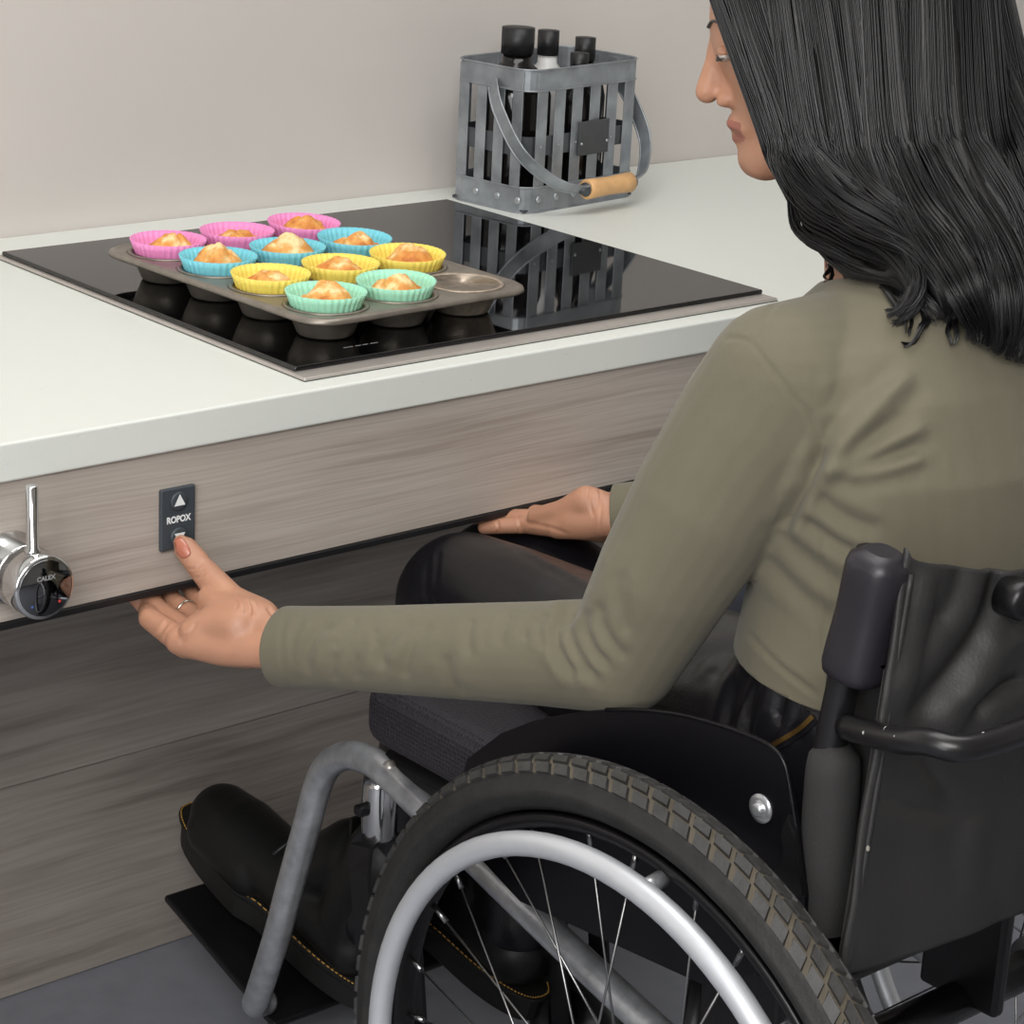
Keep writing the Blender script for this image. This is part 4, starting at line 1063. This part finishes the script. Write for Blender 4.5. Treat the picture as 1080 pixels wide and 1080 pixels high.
fold = [  # folds of the cloth: (polyline in the photograph, depth, width)
    ([(322, 650), (310, 672), (309, 700), (316, 722)], .0016, 5), ([(352, 656), (332, 668), (322, 690), (324, 712)], .0030, 6), ([(378, 650), (362, 668), (350, 682)], .0018, 5),
    ([(352, 688), (350, 705), (354, 718)], .0016, 5), ([(378, 690), (374, 705), (378, 716)], .0014, 5), ([(398, 664), (395, 680)], .0012, 4),
    ([(440, 652), (418, 668), (402, 690), (406, 706)], .0030, 6), ([(456, 656), (436, 674), (427, 700), (427, 716)], .0026, 6), ([(470, 690), (474, 715), (488, 734)], .0022, 6),
    ([(498, 650), (493, 668), (495, 692)], .0020, 5), ([(540, 648), (530, 662), (527, 682)], .0014, 5), ([(566, 650), (556, 662), (553, 676)], .0014, 5),
    ([(602, 640), (588, 656), (586, 676), (596, 700), (608, 716)], .0046, 6), ([(612, 634), (600, 652), (602, 676), (616, 702), (630, 718)], .0042, 6),
    ([(622, 640), (616, 660), (626, 686), (644, 704)], .0034, 6), ([(634, 634), (634, 655), (646, 680), (660, 694)], .0024, 6), ([(578, 646), (570, 662), (574, 686)], .0022, 5),
    ([(652, 600), (654, 640), (662, 670)], .0014, 8),
    ([(962, 392), (930, 425), (905, 452), (866, 496)], -.0046, 10), ([(978, 448), (935, 468), (896, 490), (866, 502)], -.0038, 8), ([(976, 482), (930, 495), (890, 504)], -.0032, 7),
    ([(905, 398), (880, 440), (868, 470), (856, 500)], .0026, 10), ([(868, 470), (852, 505), (836, 535), (824, 560)], .0050, 7), ([(858, 520), (890, 545), (930, 560)], .0024, 8),
    ([(818, 560), (850, 590), (892, 622)], .0022, 9), ([(806, 585), (840, 622), (880, 655)], .0022, 9), ([(842, 545), (880, 572), (905, 585)], .0024, 7),
    ([(792, 360), (816, 390), (836, 416), (856, 438), (864, 462)], .0011, 2.6), ([(792, 358), (804, 338), (818, 320), (842, 300)], .0011, 2.6), ([(764, 356), (778, 356), (792, 360)], .0008, 2.6),
    ([(786, 664), (820, 700), (864, 734)], .0010, 3), ([(868, 560), (866, 620), (862, 690)], .0008, 2.6),
    ([(302, 646), (296, 668), (297, 700), (306, 724)], .0010, 2.4), ([(306, 647), (300, 668), (301, 700), (310, 724)], .0008, 2.2)]
sv = crease(sv, sf, [(f[0], f[1]*(1.12 if f[0][0][1] > 630 and f[0][0][0] < 560 else 1.4), f[2]*1.1) for f in fold], .002, 5)
top = mkarr('long_sleeved_top', sv, sf, 'sweater', person); top['label'] = 'olive green long-sleeved jersey top'
sd = top.modifiers.new('s', 'SOLIDIFY'); sd.thickness = .0012; sd.offset = -1

# ---- black trousers
bm = bmesh.new()
loft(bm, [(V((XC, -.595, .515)), V((.150, 0, 0)), V((0, .090, 0)), .8), (V((XC, -.590, .56)), V((.160, 0, 0)), V((0, .112, 0)), .85), (V((XC, -.588, .62)), V((.150, 0, 0)), V((0, .112, 0)), .9),
          (V((XC, -.590, .690)), V((.138, 0, 0)), V((0, .100, 0)), .95)], 40)
def leg(h, k, a, f=1.0, dz=-.006):
    up_z = V((0, 0, 1))
    chain(bm, [h+V((0, .02, -.005)), mid(h, k, .3)+up_z*dz, mid(h, k, .62)+up_z*dz, mid(h, k, .86), k, k+V((0, .004, -.016))], [.080, .077*f, .070*f, .066*f, .0645*f, .0625*f], 24)
    chain(bm, [k+V((0, .001, -.020)), mid(k, a, .35)+V((0, -.006, 0)), mid(k, a, .7)+V((0, -.006, 0)), a], [.061, .052, .043, .039], 24)
leg(LH, LK, LA); leg(RH, RK, RA, .92, -.046)
chain(bm, [mid(LH, RH, .5), V((XC, -.42, .512))], [.080, .055])
tv, tf, te = remesh(bm, .0045, 12, .55)
tfold = [([(842, 668), (806, 700), (790, 745), (784, 790)], .0045, 7), ([(820, 672), (790, 705), (772, 745), (768, 775)], .0045, 7), ([(800, 668), (770, 690), (748, 715)], .0030, 8),
         ([(852, 690), (828, 725), (820, 765)], .0040, 6), ([(858, 720), (842, 748), (838, 780)], .0030, 6), ([(772, 680), (745, 690), (722, 705)], .0024, 7),
         ([(452, 585), (449, 620), (452, 632), (466, 650)], .0022, 3.5), ([(462, 580), (458, 620)], .0014, 3), ([(536, 566), (575, 592), (628, 620)], -.0018, 3),
         ([(400, 742), (440, 752), (480, 750)], .0022, 6), ([(420, 780), (455, 785), (500, 780)], .0022, 6), ([(430, 765), (460, 762), (490, 765)], .0016, 5)]
tv = crease(tv, tf, [tuple(f) for f in tfold], .002, 5)
tr = mkarr('trousers', tv, tf, 'leather', person); tr['label'] = 'black leather-look trousers'
ss = tr.modifiers.new('d', 'SUBSURF'); ss.levels = 1; ss.render_levels = 1
# pocket zip
BV = BVHTree.FromPolygons([V(v) for v in tv], tf)
zp = [onto(BV, x, y, .0015) for x, y in ((814, 786), (824, 780), (836, 773), (847, 765), (857, 755))]
zp = [p for p in zp if p]
if len(zp) > 1:
    bm = bmesh.new(); strap(bm, smooth_path(zp, 4), .011, .0016, (0, .5, .85)); zz_ = mk('pocket_zip', bm, 'leather', tr)
    bm = bmesh.new(); strap(bm, [p+(CAM-p).normalized()*.0014 for p in smooth_path(zp, 4)], .0034, .0016, (0, .5, .85)); q = mk('zip_teeth', bm, 'brass', tr); q['label'] = 'brass zip teeth'

# ---- boots
def boot(A, toe, heel, shaft, label):
    e = sub('boot', heel, person); e['label'] = label
    d = (toe-heel); L_ = d.length; f = d.normalized(); side = V((0, 0, 1)).cross(f).normalized()*-1; n = f.cross(side)*-1
    if n.z < 0: n = -n
    bm = bmesh.new()
    at = lambda t, h, w=0: heel+f*(L_*t)+n*h+side*w
    chain(bm, [at(.10, .048), at(.32, .052), at(.55, .046), at(.75, .042), at(.87, .041)], [.036, .037, .038, .040, .035], 22)
    for w in (-.012, .012): chain(bm, [at(.6, .034, w), at(.84, .034, w)], [.033, .032], 20)
    chain(bm, [at(.14, .05), mid(at(.16, .06), shaft, .5), shaft], [.036, .040, .043], 22)
    chain(bm, [at(.40, .062), mid(at(.26, .09), shaft, .55)+f*.02], [.032, .036], 20)
    v, fc, ed = remesh(bm, .0040, 8)
    v2 = np.array(heel); hh = (v-v2) @ np.array(n)
    v = v + np.array(n)[None, :]*np.where(hh < .018, .018-hh, 0)[:, None]
    mkarr('upper', v, fc, 'boot', e)
    prof = []
    for k in range(40):
        a = 2*pi*k/40; x, y = cos(a), sin(a)
        t = .5+.535*x; w = (.0395 if x > 0 else .033)*math.copysign(abs(y)**.75, y)*(1-.10*math.exp(-((x+.15)/.3)**2))
        prof.append((t, w))
    bm = bmesh.new(); R = []
    for h, s_ in ((-.014, .96), (-.012, 1.0), (.012, 1.02), (.0155, 1.06), (.019, 1.06), (.0205, .98)):
        R.append([bm.verts.new(at(.5+(t-.5)*s_, h, w*s_)) for t, w in prof])
    for i in range(5):
        for k in range(40): bm.faces.new((R[i][k], R[i][(k+1) % 40], R[i+1][(k+1) % 40], R[i+1][k]))
    bm.faces.new(R[0]); bm.faces.new(R[-1]); mk('sole', bm, 'sole', e)
    bm = bmesh.new(); pr = [at(.5+(t-.5)*1.045, .0208, w*1.03) for t, w in prof]
    for k in range(40):
        a_, b_ = pr[k], pr[(k+1) % 40]
        for q in range(3): tube(bm, [a_+(b_-a_)*(q/3+.04), a_+(b_-a_)*(q/3+.25)], .0008, 6)
    q = mk('welt_stitching', bm, 'welt', e); q['label'] = 'yellow welt stitching'
    bm = bmesh.new()
    for q in range(5):
        c = at(.50-.055*q, .083+.012*q); tube(bm, [c-side*.022+n*-.006, c+n*.006, c+side*.022+n*-.006], .0022, 8)
    mk('laces', bm, 'black_strip', e)
    bm = bmesh.new(); c = shaft+f*.036+n*.004
    strap(bm, [c-n*.05-f*.006, c-n*.02, c+n*.016+f*.008], .040, .004, side); mk('tongue', bm, 'boot', e)
boot(LA, V((.094, .290, .158)), V((.106, .008, .088)), LA+V((.0, -.010, .070)), 'black boot with yellow welt stitching')
boot(RA, V((.236, .165, .130)), V((.225, -.100, .088)), RA+V((0, .0, .09)), 'black boot with yellow welt stitching')

# ---- hair: locks laid over the head, neck and shoulders
GB = BVHTree.FromPolygons([V(v) for v in np.concatenate([bv, sv])], bf+[tuple(i+len(bv) for i in f) for f in sf])
def lay(px, lift, xs):
    """pixels of a lock -> points lifted off whatever body surface lies there (else the plane x = xs)"""
    out = []
    for k, (x, y) in enumerate(px):
        l = lift[min(k, len(lift)-1)] if hasattr(lift, '__len__') else lift
        d = ray(x, y).normalized(); h = GB.ray_cast(CAM, d)
        q = h[0]-d*l if h[0] and (h[0]-CAM).length < 2.35 else None
        out.append(q)
    # fill the points that miss the body from their neighbours, then even the depth out along the lock
    ds = [(q-CAM).dot(fw) if q else None for q in out]
    kn = [j for j, z in enumerate(ds) if z]
    z0 = (P(px[0][0], px[0][1], 'x', xs)-CAM).dot(fw)
    ds = [z if z else (ds[min(kn, key=lambda j: abs(j-k))] if kn else z0) for k, z in enumerate(ds)]
    for _ in range(3):
        sm = [ds[0]]+[.25*ds[k-1]+.5*ds[k]+.25*ds[k+1] for k in range(1, len(ds)-1)]+[ds[-1]]
        ds = [min(a, b) for a, b in zip(ds, sm)]
    return [CAM+ray(*p)*z for p, z in zip(px, ds)]
part_ = [hd(.055, .004, .100), hd(.0, .004, .122), hd(-.06, .004, .106)]
def G_(root, px, lift, w, n, wave=.0035, xs=.10, pre=None):
    pts = ([root] if root else [])+(pre or [])+lay(px, lift, xs); k0 = 2 if root else 1
    # a lock hangs taut: it does not follow the hollow of the neck
    for _ in range(5):
        dd = [(p-CAM).dot(fw) for p in pts]
        for k in range(k0, len(pts)-1):
            m_ = .5*(dd[k-1]+dd[k+1])
            if dd[k] > m_: pts[k] = CAM+(pts[k]-CAM)*(m_/dd[k])
    return (pts, w, n, wave)
h_ = hd
guides = [
    # sweeping forward past the cheek, then back over the shoulder
    G_(h_(.064, .002, .083), [(818, 128), (828, 160), (843, 194), (851, 224), (860, 246), (878, 260)], [.012, .014, .016, .016, .018, .014], .007, 190, .004, pre=[h_(.068, .030, .072), h_(.068, .054, .052)]),
    G_(h_(.055, .003, .102), [(828, 125), (840, 160), (855, 194), (872, 220), (890, 248), (908, 268), (928, 284)], [.014, .018, .022, .026, .028, .024, .018], .009, 260, .004, pre=[h_(.062, .056, .058)]),
    G_(h_(.045, .003, .108), [(838, 125), (852, 165), (876, 200), (904, 228), (938, 250), (968, 275), (990, 312), (1000, 338)], [.016, .022, .028, .034, .036, .030, .020, .010], .011, 340, .005, pre=[h_(.050, .064, .056)]),
    G_(h_(.040, .003, .110), [(842, 140), (858, 185), (880, 222), (908, 248), (940, 268), (962, 300), (952, 326), (936, 334)], [.012, .018, .022, .028, .030, .024, .014, .008], .009, 240, .005, pre=[h_(.046, .064, .056)]),
    G_(h_(.060, .010, .098), [(826, 150), (842, 196), (856, 232), (876, 256), (906, 282), (945, 297), (962, 316)], [.010, .012, .014, .016, .016, .012, .008], .008, 220, .006, pre=[h_(.066, .054, .058)]),
    G_(h_(.020, .003, .118), [(850, 125), (870, 170), (900, 204), (938, 232), (972, 262), (996, 296), (1006, 330)], [.018, .024, .030, .034, .034, .024, .010], .011, 320, .004, pre=[h_(.022, .074, .058)]),
    # falling from the crown over the ear and the nape
    G_(h_(.010, .003, .120), [(880, 125), (893, 170), (920, 206), (952, 236), (980, 268), (1002, 300)], [.020, .026, .030, .034, .032, .020], .012, 330, .003, pre=[h_(.004, .078, .055)]),
    G_(h_(-.010, .003, .120), [(908, 125), (916, 170), (940, 212), (972, 246), (1002, 276), (1022, 312)], [.020, .026, .032, .036, .034, .022], .012, 330, .003, pre=[h_(-.018, .078, .055)]),
    G_(h_(-.030, .003, .118), [(940, 125), (950, 172), (974, 224), (1004, 266), (1026, 305), (1036, 340), (1034, 362)], [.018, .026, .036, .040, .036, .024, .012], .013, 360, .003, pre=[h_(-.045, .072, .055)]),
    G_(h_(-.050, .003, .112), [(972, 125), (985, 175), (1010, 225), (1038, 268), (1055, 312), (1058, 350), (1052, 372)], [.016, .026, .038, .042, .038, .026, .012], .013, 360, .003, pre=[h_(-.070, .058, .052)]),
    G_(h_(-.065, .004, .102), [(1005, 125), (1020, 178), (1046, 228), (1066, 272), (1078, 320), (1080, 356), (1074, 382)], [.014, .026, .038, .044, .040, .028, .012], .013, 360, .003, pre=[h_(-.090, .040, .050)]),
    G_(h_(-.075, .000, .094), [(1035, 125), (1052, 180), (1074, 232), (1092, 276), (1100, 322), (1102, 362), (1098, 390)], [.014, .026, .036, .042, .040, .028, .012], .014, 360, .003, xs=.16, pre=[h_(-.104, .020, .046)]),
    G_(h_(-.080, -.004, .090), [(1062, 125), (1082, 182), (1102, 236), (1118, 282), (1126, 326), (1130, 364), (1126, 386)], [.012, .022, .032, .038, .036, .026, .012], .014, 300, .003, xs=.20, pre=[h_(-.106, -.010, .044)]),
    G_(h_(-.078, -.010, .092), [(1090, 130), (1110, 186), (1130, 240), (1146, 288), (1154, 340), (1154, 376)], [.012, .020, .030, .034, .030, .012], .014, 240, .003, xs=.24, pre=[h_(-.096, -.040, .046)]),
]
# the far side, hanging in front of the other shoulder
for f0, l0, dx in ((.066, -.044, .0), (.050, -.06, .0), (.02, -.074, .0), (-.02, -.076, .01), (-.055, -.062, .02), (-.082, -.036, .02)):
    r0 = h_(f0, l0, .055)
    guides.append(([h_(f0*.8, -.002, .116-max(0, f0-.02)*.5), r0, r0+V((.012, -.01, -.07)), r0+V((.03+dx, -.04, -.14)), V((r0.x+.05+dx, r0.y-.085, .955)), V((r0.x+.055+dx, r0.y-.105, .90))], .012, 170, .004))
# wispy ends
for px, l in (([(930, 292), (945, 315), (962, 338), (955, 352)], .006), ([(968, 318), (975, 336), (966, 352), (952, 362)], .005), ([(868, 262), (876, 278), (872, 296)], .004), ([(1000, 320), (1006, 344), (1002, 362)], .006)):
    guides.append(G_(None, px, l, .003, 26, .002))
hr = random.Random(11)
verts, faces = [], []
def strand(pts, r):
    n = len(pts); b = len(verts); a = None
    for i, p in enumerate(pts):
        d = (pts[min(i+1, n-1)]-pts[max(i-1, 0)]).normalized()
        if a is None: a, c = frame_of(d)
        else: a = (a-d*a.dot(d)).normalized(); c = d.cross(a)
        q = r*(1 if i < n*.7 else max(.25, 1-(i/n-.7)*2.4))
        for k in range(3): verts.append(p+(a*cos(2.0944*k)+c*sin(2.0944*k))*q)
    for i in range(n-1):
        for k in range(3): faces.append((b+i*3+k, b+i*3+(k+1) % 3, b+i*3+3+(k+1) % 3, b+i*3+3+k))
bmh = bmesh.new()
for gpts, w, n, wave in guides:
    n = int(n*1.35)
    path = smooth_path(gpts, 5); m = len(path)
    fr_ = []; a = None
    for i, p in enumerate(path):
        d = (path[min(i+1, m-1)]-path[max(i-1, 0)]).normalized()
        if a is None: a, c = frame_of(d)
        else: a = (a-d*a.dot(d)).normalized(); c = d.cross(a)
        fr_.append((p, a.copy(), c.copy()))
    nl_ = max(2, n//45)
    sub_l = [(hr.uniform(0, 6.28), hr.random()**.5, hr.uniform(0, 6.28), hr.uniform(.7, 1.4)) for _ in range(nl_)]
    for s_ in range(n):
        la, lr, lp, lf_ = sub_l[s_ % nl_]
        ja, jr = hr.uniform(0, 6.28), hr.random()**.5
        st = hr.randint(0, 2); en = m-hr.randint(0, max(1, int(m*.16))); pts = []
        ph = lp+hr.uniform(-.35, .35); fly = 1+(hr.random() < .05)*hr.uniform(.3, 1.0)
        for i in range(st, en):
            p, a, c = fr_[i]; t = i/(m-1)
            tight = (.75+.5*sin(pi*min(1, t*1.1)))*(1-.45*max(0, t-.75)/.25)
            rr2 = w*1.25*lr*tight; jj = w*.42*jr*tight*fly
            wv_ = wave*min(1, t*2)
            x = rr2*cos(la)+jj*cos(ja)+wv_*sin(t*9*lf_+ph); y = rr2*sin(la)+jj*sin(ja)+wv_*cos(t*8*lf_+ph*1.3)
            pts.append(p+a*x+c*y)
        if len(pts) > 3: strand(pts, hr.uniform(.00038, .00062))
    if w > .005: chain(bmh, path[::4], [w*.62*(.75+.4*sin(pi*min(1, (4*k)/(m-1)*1.05)))*(1-.6*max(0, 4*k/(m-1)-.8)/.2) for k in range(len(path[::4]))], 10)
hair = mkarr('hair', [tuple(v) for v in verts], faces, 'hair', person); hair['label'] = 'long loose black hair'
# the mass under the loose strands
ball(bmh, hd(-.016, 0, .038), (.0970, .0775, .086), HR, 28)
hv2, hf2, _ = remesh(bmh, .0042, 8)
cen = np.array([hv2[list(f[:4])].mean(0) for f in hf2])-np.array(HC); ff, uu, ll = cen @ np.array(Fd), cen @ np.array(Ud), np.abs(cen @ np.array(Ld))
hf2 = [f for f, k in zip(hf2, (ff > .052) & (uu < .070) & (uu > -.07) & (ll < .05)) if not k]
mkarr('hair_mass', hv2, hf2, 'hair_base', hair)

# ---- a grey cloth beside the far thigh
bm = bmesh.new(); box(bm, (.312, -.40, .5125), (.352, -.13, .590), .014, 4)
for v in bm.verts: v.co.x += .003*sin(v.co.y*60); v.co.z += .003*sin(v.co.y*35+1)
tag(mk('folded_cloth', bm, 'slate', base=(.333, -.265, .5125)), "slate grey folded cloth on the wheelchair cushion beside the sitter's far thigh", 'cloth')
# ------------------------------------------------------------------ light
def area(name, loc, tgt, size, power, col=(1, 1, 1), sy=None):
    l = bpy.data.lights.new(name, 'AREA'); l.energy = power; l.size = size; l.color = col
    if sy: l.shape = 'RECTANGLE'; l.size_y = sy
    o = bpy.data.objects.new(name, l); COL.objects.link(o); o.location = loc
    o.rotation_euler = (V(tgt)-V(loc)).to_track_quat('-Z', 'Y').to_euler(); return o
area('softbox_light', (-1.7, -1.9, 2.3), (.1, .0, .75), 1.4, 68, (1, .985, .965))
area('ceiling_light', (.2, -.35, 2.56), (.2, -.3, 0), 1.8, 23, (1, .99, .975), 1.0)
area('left_fill_light', (-3.0, -1.6, 1.2), (0, -.2, .6), 1.7, 38, (.98, .99, 1), 1.5)  # soft fill added low from the left; no window stands there
w = bpy.data.worlds.new('world'); S.world = w; w.use_nodes = True
w.node_tree.nodes['Background'].inputs[0].default_value = (.9, .92, .95, 1); w.node_tree.nodes['Background'].inputs[1].default_value = .3
S.view_settings.view_transform = 'Standard'; S.view_settings.look = 'None'; S.view_settings.exposure = -.05; S.view_settings.gamma = 1
S.view_settings.use_curve_mapping = False
S.cycles.max_bounces = 8; S.cycles.sample_clamp_indirect = 6
